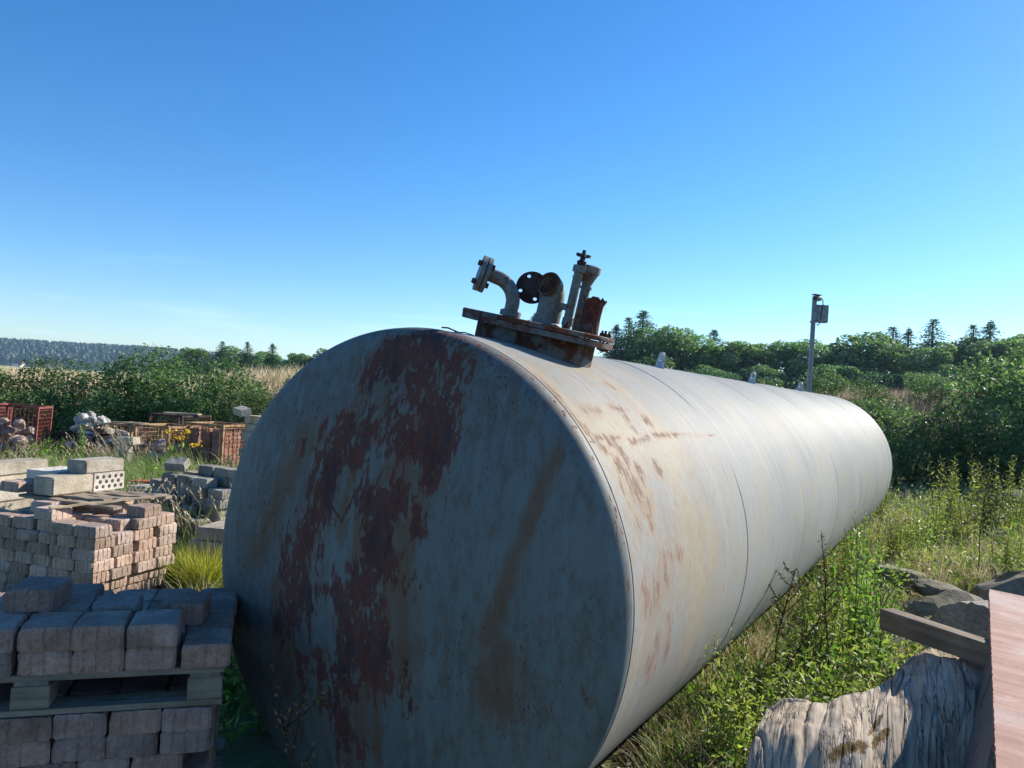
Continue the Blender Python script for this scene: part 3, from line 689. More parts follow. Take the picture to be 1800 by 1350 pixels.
tops = [(-.10, .085, 1), (-.30, .085, 1), (-.47, .12, 0), (-.68, .1, 1), (-.88, .1, 1), (-1.05, .1, 0), (-.09, .50, 0), (-.09, .69, 0), (-.26, .60, 1), (-.45, .62, 1), (-.3, .35, 1), (-.52, .36, 1), (-.72, .38, 1), (-.92, .36, 1), (-.65, .62, 1), (-.88, .62, 1)]
rowc = {}
for i, (u, d, tn) in enumerate(tops):
    rw = 'front' if d < .2 else ('middle' if d < .45 else 'rear'); rk = 1+sum(1 for q in tops if ('front' if q[1] < .2 else ('middle' if q[1] < .45 else 'rear')) == rw and (q[0], -q[1]) > (u, -d))
    put(PT, MO, MY, u, d, zt, bool(tn), .006, .03, 'tan paver, %s from right in the %s row of the open top course' % (ORD[rk], rw), 'pavers of the sunlit middle stack')
z2 = zt+mz
put(PT, MO, MY, -.17, .37, z2-mz, True, label='tan paver sitting upright under the pale lath end', group='pavers of the sunlit middle stack')
for (u, d, tn, lb) in ((-.10, .56, 0, 'tan paver lying on top of the middle stack at its right edge'), (-.40, .62, 1, 'tan paver on the middle stack beneath the dark boards'), (-.50, .12, 0, 'tan paver on the front edge of the middle stack under the lath'), (-.7, .62, 1, 'tan paver on the middle stack below the perforated blocks'), (-.95, .5, 1, 'tan paver on the middle stack below the left boards'), (-.75, .30, 1, 'tan paver on the middle stack below the front boards')):
    put(PT, MO, MY, u, d, z2, bool(tn), .003, .05, lb, 'pavers of the sunlit middle stack')
z3 = z2+mz
def plank(name, label, u0, d0, u1, d1, za, zb, wd, th, mat, cat='plank', group='boards on the middle stack'):
    p = [Vector((MO.x+u*cos(MY)-d*sin(MY), MO.y+u*sin(MY)+d*cos(MY), z)) for u, d, z in ((u0, d0, za), (u1, d1, zb))]
    ax = p[1]-p[0]; L = ax.length; m = MB(); n = 14; vv = []
    for i in range(n+1):
        x = L*i/n-L/2; e = .004*sin(i*1.3+u0*9); wv = wd/2*(1+.06*sin(i*2.1+d0*7))
        vv += [(x, -wv, -th/2+e), (x, wv, -th/2+e), (x, wv, th/2+e), (x, -wv, th/2+e)]
    ff = [(0, 1, 2, 3), tuple(n*4+k for k in (3, 2, 1, 0))]
    for i in range(n):
        for k in range(4): ff.append((i*4+k, (i+1)*4+k, (i+1)*4+(k+1) % 4, i*4+(k+1) % 4))
    o = ob(name, m.raw(vv, ff).mesh(name, mat), None, (p[0]+p[1])/2, (0, -math.atan2(ax.z, math.hypot(ax.x, ax.y)), math.atan2(ax.y, ax.x)), label, cat, group)
    return o
plank('plank', 'dark weathered plank lying nearest along the top of the middle stack', -1.05, .34, -.2, .40, z3+.012, z3-.02, .085, .02, WOOD_X)
plank('plank', 'dark weathered plank with rounded end on the middle stack, second from the front', -1.1, .45, -.38, .49, z3+.012, z3+.014, .09, .022, WOOD_X)
plank('plank', 'dark weathered plank tucked under the perforated block', -1.0, .57, -.3, .60, z3+.014, z3+.012, .1, .02, WOOD_X)
plank('plank', 'dark weathered plank pointing right behind the others on the middle stack', -.85, .70, -.24, .78, z3+.012, z3+.013, .1, .022, WOOD_X)
plank('plank', 'dark weathered plank farthest back on the middle stack beside the tall grass', -.8, .81, -.18, .90, z3+.012, z3+.014, .09, .022, WOOD_X)
plank('lath', 'thin pale wooden lath lying slanted across the boards', -.44, .03, -.17, .86, z2+mz+.008, z3+.034, .028, .014, WOOD_LATH, 'lath')
# blocks with holes
def holed(mb, c, ux, uy, wn_, pts, w, h, r=.0115, dpt=.05):       # face spanned by ux,uy around c, with round holes at pts
    bm = bmesh.new(); k = 14
    rect = [bm.verts.new((a, b, 0)) for a, b in ((0, 0), (w, 0), (w, h), (0, h))]
    e = [bm.edges.new((rect[i], rect[(i+1) % 4])) for i in range(4)]; rings = []
    for (a, b) in pts:
        rg = [bm.verts.new((a+r*cos(2*pi*i/k), b+r*sin(2*pi*i/k), 0)) for i in range(k)]; rings.append(rg)
        e += [bm.edges.new((rg[i], rg[(i+1) % k])) for i in range(k)]
    bmesh.ops.triangle_fill(bm, use_beauty=True, edges=e)
    for fc in list(bm.faces):
        q = fc.calc_center_median()
        if any(math.hypot(q.x-a, q.y-b) < r*.92 for a, b in pts): bm.faces.remove(fc)
    for rg in rings:
        inn = [bm.verts.new((v_.co.x, v_.co.y, -dpt)) for v_ in rg]
        for i in range(k): bm.faces.new((rg[i], rg[(i+1) % k], inn[(i+1) % k], inn[i]))
        bm.faces.new(inn)
    bm.verts.index_update()
    mb.raw([Vector(c)+Vector(ux)*v_.co.x+Vector(uy)*v_.co.y+Vector(wn_)*v_.co.z for v_ in bm.verts], [tuple(q.index for q in fc.verts) for fc in bm.faces]); bm.free()
def block_mesh(name, L, W, Hh, mat, seed, rough=.004, n=(6, 4, 3)):
    bm = bmesh.new(); bmesh.ops.create_cube(bm, size=1)
    bmesh.ops.scale(bm, vec=(L, W, Hh), verts=bm.verts); bmesh.ops.translate(bm, vec=(0, 0, Hh/2), verts=bm.verts)
    bmesh.ops.bevel(bm, geom=list(bm.edges), offset=.01, segments=2, affect='EDGES')
    bmesh.ops.subdivide_edges(bm, edges=[e for e in bm.edges if e.calc_length() > .05], cuts=2, use_grid_fill=True)
    for v_ in bm.verts:
        c = v_.co; k = float(fbm(c.x*14+seed, c.y*14, c.z*14, seed, 3))-.5
        if c.z > .002: v_.co += Vector((c.x/L, c.y/W, (c.z-Hh/2)/Hh)).normalized()*k*rough*3
    me = bpy.data.meshes.new(name); bm.to_mesh(me); bm.free(); me.materials.append(mat); return me
def at(org, yaw, u, d): return (org[0]+u*cos(yaw)-d*sin(yaw), org[1]+u*sin(yaw)+d*cos(yaw))
zb = z3+.026
KO = Vector((-3.42, 5.84)); KY = rad(-19)
ob('concrete_block', block_mesh('concrete_block', .2, .37, .14, KERB, 3), None, (*at(KO, KY, -.10, .185), zb), (0, 0, KY), 'rough concrete block resting on the dark boards, below another block', 'block', 'blocks on the middle stack')
mb = MB(); W_, L_, H_ = .2, .30, .14
pts_ = [(.03+.06*i, .11) for i in range(5)]+[(.06+.06*i, .07) for i in range(4)]+[(.03+.06*i, .03) for i in range(5)]
holed(mb, (W_/2, -L_/2, 0), (0, 1, 0), (0, 0, 1), (1, 0, 0), pts_, L_, H_, .0165)
holed(mb, (-W_/2, -L_/2, 0), (0, 1, 0), (0, 0, 1), (-1, 0, 0), pts_, L_, H_)
mb.raw([(-W_/2, -L_/2, 0), (W_/2, -L_/2, 0), (W_/2, L_/2, 0), (-W_/2, L_/2, 0), (-W_/2, -L_/2, H_), (W_/2, -L_/2, H_), (W_/2, L_/2, H_), (-W_/2, L_/2, H_)], [(0, 3, 2, 1), (4, 5, 6, 7), (0, 1, 5, 4), (2, 3, 7, 6)])
hb = mb.mesh('perforated_block', m_concrete('pale_block', '#d6d0c4', '#c9c2b4', '#aaa294', .15))
ob('perforated_block', hb, None, (*at(KO, KY, -.10, .525), zb), (0, 0, KY), 'pale block with three rows of round holes in its sunlit side', 'block', 'blocks on the middle stack')
ob('concrete_block', block_mesh('concrete_block', .2, .39, .105, KERB, 4), None, (*at(KO, KY, -.115, .49), zb+.142), (0, 0, KY+.02), 'topmost concrete block, lying on the block with holes', 'block', 'blocks on the middle stack')
mb = MB(); W_, L_, H_ = .30, .34, .07
pts_ = [(.05+.08*i, .05+.08*j) for i in range(3) for j in range(4)]
holed(mb, (-.15, -.17, H_), (1, 0, 0), (0, 1, 0), (0, 0, 1), pts_, W_, L_, .014, .04)
mb.raw([(-.15, -.17, 0), (.15, -.17, 0), (.15, .17, 0), (-.15, .17, 0), (-.15, -.17, H_), (.15, -.17, H_), (.15, .17, H_), (-.15, .17, H_)], [(0, 3, 2, 1), (0, 1, 5, 4), (1, 2, 6, 5), (2, 3, 7, 6), (3, 0, 4, 7)])
sl = ob('concrete_block', block_mesh('concrete_block', .32, .36, .075, KERB, 14), None, (*at(KO, KY, -.38, .36), zb), (0, 0, KY), 'flat concrete slab beneath the perforated slab left of the block with holes', 'block', 'blocks on the middle stack')
ob('perforated_block', mb.mesh('perforated_block', hb.materials[0]), None, (*at(KO, KY, -.37, .37), zb+.08), (0, 0, KY+.05), 'flat pale slab with round holes in its top face', 'block', 'blocks on the middle stack')
o = ob('paver', PT[1], None, (*at(KO, KY, -.42, .05), zb), (0, 0, KY), 'tan paver half in shadow at the left end of the dark boards', 'paver', 'pavers of the sunlit middle stack')
# far-left kerb stones
JO, JY = (-5.15, 7.9), rad(-14)
kmesh = [block_mesh('kerb_stone', .24, .75, .13, KERB, 40+i) for i in range(2)]
for k in range(6):
    ob('kerb_stone', kmesh[k % 2], None, (*at(JO, JY, random.uniform(-.02, .02), .1+random.uniform(-.03, .03)), k*.132), (0, 0, JY+random.uniform(-.03, .03)), 'pale kerb stone, %s from the top of the left pile' % ORD[6-k], 'kerb stone', 'kerb stones in the left pile')
for k in range(4):
    ob('kerb_stone', kmesh[(k+1) % 2], None, (*at(JO, JY, .5, .55), k*.132), (0, 0, JY+.06+random.uniform(-.03, .03)), 'pale kerb stone, %s from the top of the short pile beside the left pile' % ORD[4-k], 'kerb stone', 'kerb stones in the short pile')
ob('kerb_stone', kmesh[0], None, (*at(JO, JY, .9, 1.2), 0), (0, 0, JY+.1), 'pale kerb stone on the ground behind the short pile, lower one', 'kerb stone', 'kerb stones on the ground')
for k in range(1, 4): ob('kerb_stone', kmesh[0], None, (*at(JO, JY, .9, 1.2), .132*k), (0, 0, JY+.1), 'pale kerb stone in the rear pile, %s up from the ground' % ORD[k+1], 'kerb stone', 'kerb stones on the ground')
ob('red_board', MB().box((0, 0, .012), (.4, .16, .02), jit=.004).mesh('red_board', m_plain('red_paint', '#b0563f', '#a8643f', 8)), None, (*at(JO, JY, .85, 1.15), .53), (0, 0, JY+.4), 'faded red board lying on the rear kerb stones', 'board')
# --- grey paver heap right of the middle stack
HO, HYaw = (-4.05, 7.95), rad(-30)
hh = np.array([[4, 5, 6, 7, 7, 6, 5], [5, 6, 8, 9, 9, 9, 8], [6, 7, 8, 9, 10, 10, 10]])
hz_ = .0865
rh = random.Random(5)
for j in range(3):
    for i in range(7):
        n = hh[j, i]
        for k in range(n):
            if k < n-5 and j > 0: pass
            ju, jd = rh.uniform(-.016, .016), rh.uniform(-.016, .016)
            o = ob('paver', rh.choice(PG), None, (*at(HO, HYaw, i*.225+ju, j*.235+jd-.0*k), .0+k*hz_), (0, 0, HYaw+rh.uniform(-.07, .07)+(pi if rh.random() < .5 else 0)),
                   'grey heap paver, %s from left, %s row back, %s layer up' % (ORD[i+1], ORD[j+1], ORD[k+1]), 'paver', 'pavers of the overgrown grey heap')
for (u, d, k, rz, lb) in ((-.22, .05, 4, .3, 'leftmost'), (-.24, .30, 4, -.2, 'left rear')):
    for q in range(k): ob('paver', PG[q % 4], None, (*at(HO, HYaw, u, d), q*hz_), (0, 0, HYaw+rz*(.3+.2*q)), 'grey paver in the %s column of the heap, %s from the ground' % (lb, ORD[q+1]), 'paver', 'pavers of the overgrown grey heap')
ob('paver', PG[0], None, (*at(HO, HYaw, .62, .30), 9*hz_+.045), (rad(24), 0, HYaw+.5), 'grey paver lying tilted on the crest of the overgrown heap', 'paver', 'pavers of the overgrown grey heap')
# slabs by the tank
for k in range(4):
    ob('concrete_slab', block_mesh('concrete_slab', .62, .42, .115, KERB, 60+k), None, (-2.16+.03*(k % 2)-.09*(k == 2)-.06*k, 6.75+.03*k, k*.118), (0, 0, rad(-19)+.05*k), 'pale concrete slab beside the tank, %s from the top of its pile' % ORD[4-k], 'slab', 'slabs beside the tank')

# ------------------------------------------------------------------ stones
def rock_mesh(name, seed, mat, sub=3, rough=.35, flat=.75):
    bm = bmesh.new(); bmesh.ops.create_icosphere(bm, subdivisions=sub, radius=.5)
    rr = random.Random(seed); pl = [(Vector((rr.gauss(0, 1), rr.gauss(0, 1), rr.gauss(0, 1))).normalized(), rr.uniform(.28, .44)) for _ in range(11)]
    for v_ in bm.verts:
        p = v_.co.copy()
        for n_, d_ in pl:
            q = p.dot(n_)
            if q > d_: p -= n_*(q-d_)*.85
        k = float(fbm(p.x*4+seed, p.y*4, p.z*4, seed, 3))-.5
        v_.co = p*(1+k*rough); v_.co.z *= flat
    me = bpy.data.meshes.new(name); bm.to_mesh(me); bm.free(); me.materials.append(mat); return me
RK = [rock_mesh('stone', i, STONE, 2) for i in range(5)]; RKP = [rock_mesh('stone', 10+i, STONE_P, 2) for i in range(4)]
BIG = [rock_mesh('boulder', 30+i, m_concrete('mossy_rock', '#8d8470', '#7a725e', '#5b5a3c', .3, 1.), 3, .5, .45) for i in range(3)]
def stone(x, y, z, s, label, group, me=None, cat='stone', name='stone'):
    return ob(name, random.choice(me or RK), None, (x, y, z), (random.uniform(-.5, .5), random.uniform(-.5, .5), random.uniform(0, 6)), label, cat, group, scale=s)

# ------------------------------------------------------------------ wire crates
def crate(label, x, y, yaw, wd, dp, h, mat, tilt=(0, 0), z=None, wires=True, cell=.075, fullback=True):
    t = thing('wire_crate', label, 'crate', (x, y, gz(x, y) if z is None else z), (tilt[0], tilt[1], yaw), 'wire crates along the hedge')
    p = .022
    for sx_ in (-1, 1):
        for sy_ in (-1, 1):
            ob('post', MB().box((sx_*wd/2, sy_*dp/2, h/2), (2*p, 2*p, h)).mesh('post', mat), t)
    for zz in (.06, h-p):
        for sy_ in (-1, 1): ob('rail', MB().box((0, sy_*dp/2, zz), (wd-2*p, 1.8*p, 1.8*p)).mesh('rail', mat), t)
        for sx_ in (-1, 1): ob('rail', MB().box((sx_*wd/2, 0, zz), (1.8*p, dp-2*p, 1.8*p)).mesh('rail', mat), t)
    ob('floor_panel', MB().box((0, 0, .04), (wd-p, dp-p, .02)).mesh('floor_panel', mat), t)
    wr = .0026
    for sd in range(4):
        m = MB(); ln = wd if sd < 2 else dp; n = int(ln/cell); nz = int(h/cell)
        for k in range(1, n):
            a = -ln/2+ln*k/n
            c = ((a, (-1, 1)[sd % 2]*dp/2) if sd < 2 else ((-1, 1)[sd % 2]*wd/2, a))
            m.box((c[0], c[1], h/2), (2*wr, 2*wr, h-.08))
        for k in range(1, nz):
            zz = h*k/nz
            if sd < 2: m.box((0, (-1, 1)[sd % 2]*dp/2+wr*1.2, zz), (wd-2*p, 2*wr, 2*wr))
            else: m.box(((-1, 1)[sd % 2]*wd/2+wr*1.2, 0, zz), (2*wr, dp-2*p, 2*wr))
        ob('wire_mesh', m.mesh('wire_mesh', mat), t, kind='stuff')
    return t
CY = rad(-20)
crate('tall red wire crate half full of stones at the left', -9.62, 15.2, rad(12), .80, .7, 1.0, CRATE_R, (0, rad(1.5)))
crate('red wire crate cut by the left picture edge', -10.75, 15.6, rad(-8), .8, .7, .95, CRATE_R, (0, rad(3)))
crate('low dark crate heaped with white cobbles', -8.55, 15.9, CY, .95, .8, .5, DARKFL)
crate('rusty crate of rubble with a plank across its top', -7.85, 16.1, CY, .8, .8, .72, CRATE_O)
crate('orange-brown wire crate in front of the others with a stone inside', -6.62, 15.0, CY, .8, .8, .8, CRATE_O)
crate('wire crate filled with stacked red bricks next to the tank', -5.75, 15.3, CY, .9, .8, .86, CRATE_O)
crate('dark wire crate standing behind the orange-brown one', -6.95, 16.3, CY, .85, .8, .95, DARKFL)
ob('plank', MB().box((0, 0, 0), (.82, .12, .03), jit=.004).mesh('plank', WOOD_LATH), None, (-7.72, 15.72, gz(-7.8, 15.7)+.738), (0, rad(-1), CY+.1), 'pale plank across the top of the rubble crate', 'plank')
ob('plank', MB().box((0, 0, 0), (.86, .12, .03), jit=.004).mesh('plank', WOOD_LATH), None, (-6.9, 16.25, gz(-6.9, 16)+.968), (0, rad(-1), CY+.1), 'pale plank across the top of the rear dark crate', 'plank')
rg = random.Random(8)
for k in range(26):
    lay = k//8; x, y = -9.6+rg.uniform(-.3, .22+.0*lay)-.05*lay, 15.2+rg.uniform(-.25, .25)
    stone(x, y, gz(x, y)+.15+lay*.16, rg.uniform(.2, .32), 'rough pinkish stone inside the tall red crate', 'stones in the tall red crate', RKP)
for k in range(10):
    x, y = -10.75+rg.uniform(-.3, .3), 15.6+rg.uniform(-.25, .25)
    stone(x, y, gz(x, y)+.15+(k//4)*.16, rg.uniform(.2, .3), 'rough stone inside the red crate at the left picture edge', 'stones in the edge crate', RKP)
for k in range(54):
    lay = min(k//14, 3); sp_ = .42-.09*max(lay-2, 0)
    x, y = -8.55+rg.uniform(-sp_, sp_), 15.9+rg.uniform(-.34, .34)
    if lay == 3: x, y = -8.6+rg.uniform(-.26, .26), 15.85+rg.uniform(-.22, .22)
    stone(x, y, gz(x, y)+.16+lay*.16+max(0, .2-abs(x+8.6)*.5), rg.uniform(.18, .27), 'white cobble heaped in the low dark crate', 'white cobbles in the low crate')
for k in range(26):
    x, y = -7.85+rg.uniform(-.32, .32), 16.1+rg.uniform(-.32, .32)
    stone(x, y, gz(x, y)+.14+(k//8)*.15, rg.uniform(.18, .28), 'pinkish rubble stone in the planked crate', 'stones in the planked crate', RKP)
for k in range(8):
    x, y = -6.62+rg.uniform(-.25, .25), 15.0+rg.uniform(-.25, .25)
    stone(x, y, gz(x, y)+.16+(k//4)*.2, rg.uniform(.28, .42), 'large pink stone inside the orange-brown crate', 'stones in the orange-brown crate', RKP)
BR = [paver_mesh('brick', .22, .105, .068, BRICK_RED, 80+i, False) for i in range(3)]
for zl in range(10):
    for i in range(3):
        for j in range(6):
            if i < 2 and j > 0: continue
            bx_, by_ = at((-5.75, 15.3), CY, -.28+i*.27+rg.uniform(-.01, .01), -.31+j*.122)
            ob('brick', rg.choice(BR), None, (bx_, by_, gz(-5.75, 15.3)+.052+zl*.072), (0, 0, CY+rg.uniform(-.03, .03)), 'crated red brick, %s %s, %s layer up' % (ORD[j+1] if i == 2 else ORD[i+1], 'along the sunlit side' if i == 2 else 'from left along the front', ORD[zl+1]), 'brick', 'bricks in the crate')
# dark kerb blocks piled behind the tank's left edge
for k in range(7):
    ob('concrete_block', block_mesh('concrete_block', .55, .3, .15, KERB, 90+k), None, (-4.72+.05*(k % 2), 14.4+.04*k, gz(-4.7, 14.4)+k*.153), (0, 0, rad(-28)+.12*(k % 3)), 'grey kerb block behind the tank, %s from the top of its pile' % ORD[7-k], 'block', 'kerb blocks behind the tank')
ob('concrete_block', block_mesh('concrete_block', .42, .2, .13, KERB, 99), None, (-4.95, 14.3, gz(-4.9, 14.3)+7*.153+.03), (rad(14), rad(4), rad(-50)), 'tilted kerb block crowning the pile behind the tank', 'block', 'kerb blocks behind the tank')
ob('concrete_block', block_mesh('concrete_block', .42, .2, .14, KERB, 98), None, (-6.95, 14.1, gz(-6.95, 14.1)+.45), (0, rad(-3), rad(-18)), 'pale block lying on a dark post in the tall grass', 'block')
for q in range(3): ob('concrete_block', block_mesh('concrete_block', .24, .22, .148, PAVER_GREY, 110+q), None, (-6.98, 14.12, gz(-6.95, 14.1)+.15*q), (0, 0, rad(-18+6*q)), 'grey block under the pale block in tall grass, %s from the ground' % ORD[q+1], 'block', 'blocks under the pale block')
# boulders at the right
for i, (x, y, s, lb) in enumerate(((3.75, 6.6, .7, 'flat grassy boulder right behind the timber beam'), (4.15, 7.1, .7, 'grassy boulder behind the first one near the timber'), (4.6, 6.6, .6, 'boulder partly hidden by the red steel plate'), (3.0, 5.9, .4, 'low grey boulder left of the cracked log end'),
                                 (5.3, 7.6, .8, 'far boulder above the red steel plate'), (3.3, 5.75, .5, 'mossy rock at the end of the timber beam'), (3.55, 6.05, .55, 'mossy rock beside the timber end rock'), (4.3, 6.0, .6, 'mossy rock half behind the red plate corner'), (4.0, 7.7, .7, 'mossy rock at the rear of the rock heap'), (4.8, 7.4, .65, 'mossy rock at the right rear of the rock heap'), (1.25, 4.35, .13, 'small pale stone at the tank foot'), (1.12, 4.22, .10, 'tiny pale stone beside the tank foot'), (1.9, 4.15, .3, 'small sunlit stone behind the weathered stump'), (2.15, 4.25, .28, 'dark stone behind the weathered stump'), (9.6, 15.2, .7, 'grey rock heap far right in the weeds'), (10.6, 15.8, .8, 'second grey rock far right in the weeds'))):
    stone(x, y, gz(x, y)+s*.16, s, lb, 'loose rocks on the right', BIG if s > .4 else RK, 'rock', 'boulder' if s > .4 else 'stone')

# ------------------------------------------------------------------ steel plate, timber, stump, log
PA = Vector((sin(.549), cos(.549), 0)); PB = Vector((cos(.549), -sin(.549), 0))
def m_plate():
    t = NT('rusty_red_plate'); o = t.obj(); a = t.noise(t.map(o, (1, 6, 1)), 2.2, 6, .65); b = t.noise(o, 40, 5, .7); c = t.noise(o, 1.6, 3)
    col = t.mix(t.rng(a, .35, .65), lin('#9c7060'), lin('#784c3b')); col = t.mix(t.math('MULTIPLY', t.rng(c, .5, .68), .7), col, lin('#a08c86')); col = t.mix(t.rng(b, .54, .72), col, lin('#6e4436')); col = t.mix(t.math('MULTIPLY', t.rng(t.noise(o, 7, 6, .7), .54, .66), .4), col, lin('#ac958a')); col = t.mix(t.math('MULTIPLY', t.rng(t.noise(t.map(o, (3, 30, 1)), 1, 4), .6, .7), .5), col, lin('#5e3c30'))
    t.bsdf(col, .72, t.math('ADD', b, a), .35, .003, spec=.35); return t.m
n = 160; Lp, Wp = 3.3, .52; vv = []
rp = random.Random(2); jag = [rp.uniform(-.0035, .0035) for _ in range(n+1)]
for i in range(n+1):
    y = -Lp+Lp*i/n
    for (x, z) in ((jag[i], -.018), (Wp, -.018), (Wp, 0), (jag[i]*.5+.002, 0)): vv.append((x, y, z))
ff = [(0, 1, 2, 3), tuple(n*4+k for k in (3, 2, 1, 0))]
for i in range(n):
    for k in range(4): ff.append((i*4+k, (i+1)*4+k, (i+1)*4+(k+1) % 4, i*4+(k+1) % 4))
ob('steel_plate', MB().raw(vv, ff).mesh('steel_plate', m_plate()), None, (2.667, 4.234, .85), (0, rad(4), -.549), 'broad reddish rusty steel plate jutting in at the lower right', 'steel plate')
def quadplate(p, e1, e2, th):
    p, e1, e2 = Vector(p), Vector(e1), Vector(e2); nn = e1.cross(e2).normalized()*th
    v = [p, p+e1, p+e1+e2, p+e2]; v += [q+nn for q in v]
    return MB().raw(v, [(0, 1, 2, 3), (7, 6, 5, 4), (0, 4, 5, 1), (1, 5, 6, 2), (2, 6, 7, 3), (3, 7, 4, 0)])
ob('steel_sheet', quadplate((1.885, 3.26, .0), (.262, .1, .815), (-.62, -1.02, 0), -.012).mesh('steel_sheet', m_paintsteel('dark_sheet', '#59606a', '#5b4a44', .4, .5, '#3b3230', 3)), None, (0, 0, 0), (0, 0, 0), 'dark grey steel sheet leaning under the reddish plate', 'steel sheet')
q0, q1 = Vector((1.895, 3.80, .775)), Vector((2.20, 3.10, .772)); ax = q1-q0
beam = MB().box((0, 0, 0), (.085, ax.length, .098), jit=.002)
ob('timber_beam', beam.mesh('timber_beam', WOOD_BEAM, bevel=.004), None, (q0+q1)/2, (0, 0, math.atan2(ax.y, ax.x)-pi/2), 'square weathered timber beam sticking out from under the steel plate', 'timber beam')
def m_stump():
    t = NT('silver_driftwood'); o = t.obj()
    rt = t.n('VectorRotate', rotation_type='Z_AXIS'); t.set(rt, 'Vector', o); rt.inputs['Angle'].default_value = rad(24); o = rt.outputs[0]
    w_ = t.noise(o, 2.5, 3, .5, True); ad = t.n('VectorMath', operation='MULTIPLY_ADD'); t.set(ad, 0, w_); ad.inputs[1].default_value = (.03, .03, .0); t.set(ad, 2, o); o2 = ad.outputs[0]
    g = t.noise(t.map(o2, (34, 2.6, 2.6)), 1.5, 7, .68); g2 = t.noise(t.map(o2, (90, 4, 4)), 1, 4); big = t.noise(o, 4, 4)
    ln = t.math('ABSOLUTE', t.math('SUBTRACT', t.noise(t.map(o2, (17, 1.6, 1.6)), 1.2, 5, .6), .5))
    col = t.mix(t.rng(g, .3, .7), lin('#a3937f'), lin('#c2b5a2')); col = t.mix(t.math('MULTIPLY', t.rng(t.noise(o, 9, 5, .7), .48, .7), .5), col, lin('#7f7263'))
    col = t.mix(t.rng(ln, .010, .001), col, lin('#352c25'))
    col = t.mix(t.math('MULTIPLY', t.rng(g2, .38, .28), .45), col, lin('#4a4038')); col = t.mix(1., col, t.rng(big, .3, .7, .75, 1.1), 'MULTIPLY')
    pass
    ms = t.n('Attribute', attribute_name='moss').outputs['Fac']
    mf = t.rng(t.math('ADD', ms, t.math('MULTIPLY', t.math('SUBTRACT', t.noise(o, 22, 6, .75), .5), 4.)), .0, .5)
    moss = t.mix(t.rng(t.noise(o, 60, 4), .35, .65), lin('#4f3f26'), lin('#7d6640'))
    t.bsdf(t.mix(mf, col, moss), .9, t.math('ADD', t.math('MULTIPLY', t.rng(ln, .0, .03), 1.), t.math('ADD', t.math('MULTIPLY', g2, .4), t.math('MULTIPLY', g, .6))), .6, .008, spec=.15); return t.m
# standing wavy stump: sections along its length, each an uneven arch
SX = np.array([.985, 1.028, 1.093, 1.182, 1.284, 1.342, 1.444, 1.55, 1.669, 1.842, 1.996, 2.153, 2.22, 2.30, 2.40])
SZ = np.array([.34, .50, .56, .58, .575, .57, .58, .59, .605, .64, .69, .71, .70, .66, .45])
SYc = np.array([2.98, 3.023, 3.128, 3.189, 3.18, 3.177, 3.226, 3.252, 3.35, 3.5, 3.597, 3.63, 3.56, 3.45, 3.38])
SWd = np.array([.07, .13, .17, .20, .22, .22, .22, .22, .23, .25, .27, .28, .26, .2, .08])
na_, nb_ = 420, 130
sxx = np.linspace(SX[0], SX[-1], na_); tt_ = np.linspace(0, 1, nb_)
U, T = np.meshgrid(sxx, tt_, indexing='ij')
zt_ = np.interp(U, SX, SZ); yc = np.interp(U, SX, SYc); wd = np.interp(U, SX, SWd)
q_ = np.abs(2*T-1); front_ = T < .5
pz = np.where(front_, 1-q_**3.4, 1-q_**3.2); wf = wd*np.where(front_, 3.6, 1.0)
px_ = np.where(front_, -q_, q_)
wf = np.where(front_, wf, np.minimum(wf, .16)); Yv = yc+px_*wf*.914; Zv = zt_*pz
wq = .5*fbm(U*5, px_*2.5, 0, 3)
def crack(f, s, wdt, k): return np.exp(-((vn(U*f+wq*f*.06, 0*U, px_*k, s)-.5)/wdt)**2)
ridge = (fbm(U*8, px_*5, 0, 5)-.5)*.045 + (vn(U*38, 0*U, px_*2.5, 6)-.5)*.005 + (vn(U*120, 0*U, px_*4, 8)-.5)*.002
crk = -.018*crack(9, 12, .03, 1.3) - .007*crack(23, 13, .035, 2.2)
dsp = (ridge+crk)*np.sin(np.clip(T, .02, .98)*pi)**.3
Yv = Yv+dsp*.6*px_; Zv = np.maximum(Zv+dsp*.8 + (vn(U*9, px_*3, 0, 2)-.5)*.025*(1-q_), -.03)
Uv = U+px_*wf*.407+(vn(U*4, px_*2.5, 0, 7)-.5)*.03
ii = np.arange(na_*nb_).reshape(na_, nb_)
fq = np.stack([ii[:-1, :-1], ii[1:, :-1], ii[1:, 1:], ii[:-1, 1:]], -1).reshape(-1, 4)
sme = mesh('tree_stump', np.stack([Uv.ravel(), Yv.ravel(), Zv.ravel()], 1), fq, m_stump(), True)
attr(sme, 'moss', np.maximum(strokes(U, -px_, [(1.58, .42, 1.66, .38, .035), (1.42, .52, 1.52, .50, .04), (1.62, .5, 1.7, .5, .04)]), -2))
# end caps
bm = bmesh.new(); bm.from_mesh(sme); bm.verts.ensure_lookup_table()
for row in (ii[0], ii[-1]): bm.faces.new([bm.verts[int(i)] for i in row])
bm.to_mesh(sme); bm.free()
ob('tree_stump', sme, None, label='silvery weathered tree stump with wavy top and cracked grain', cat='stump')
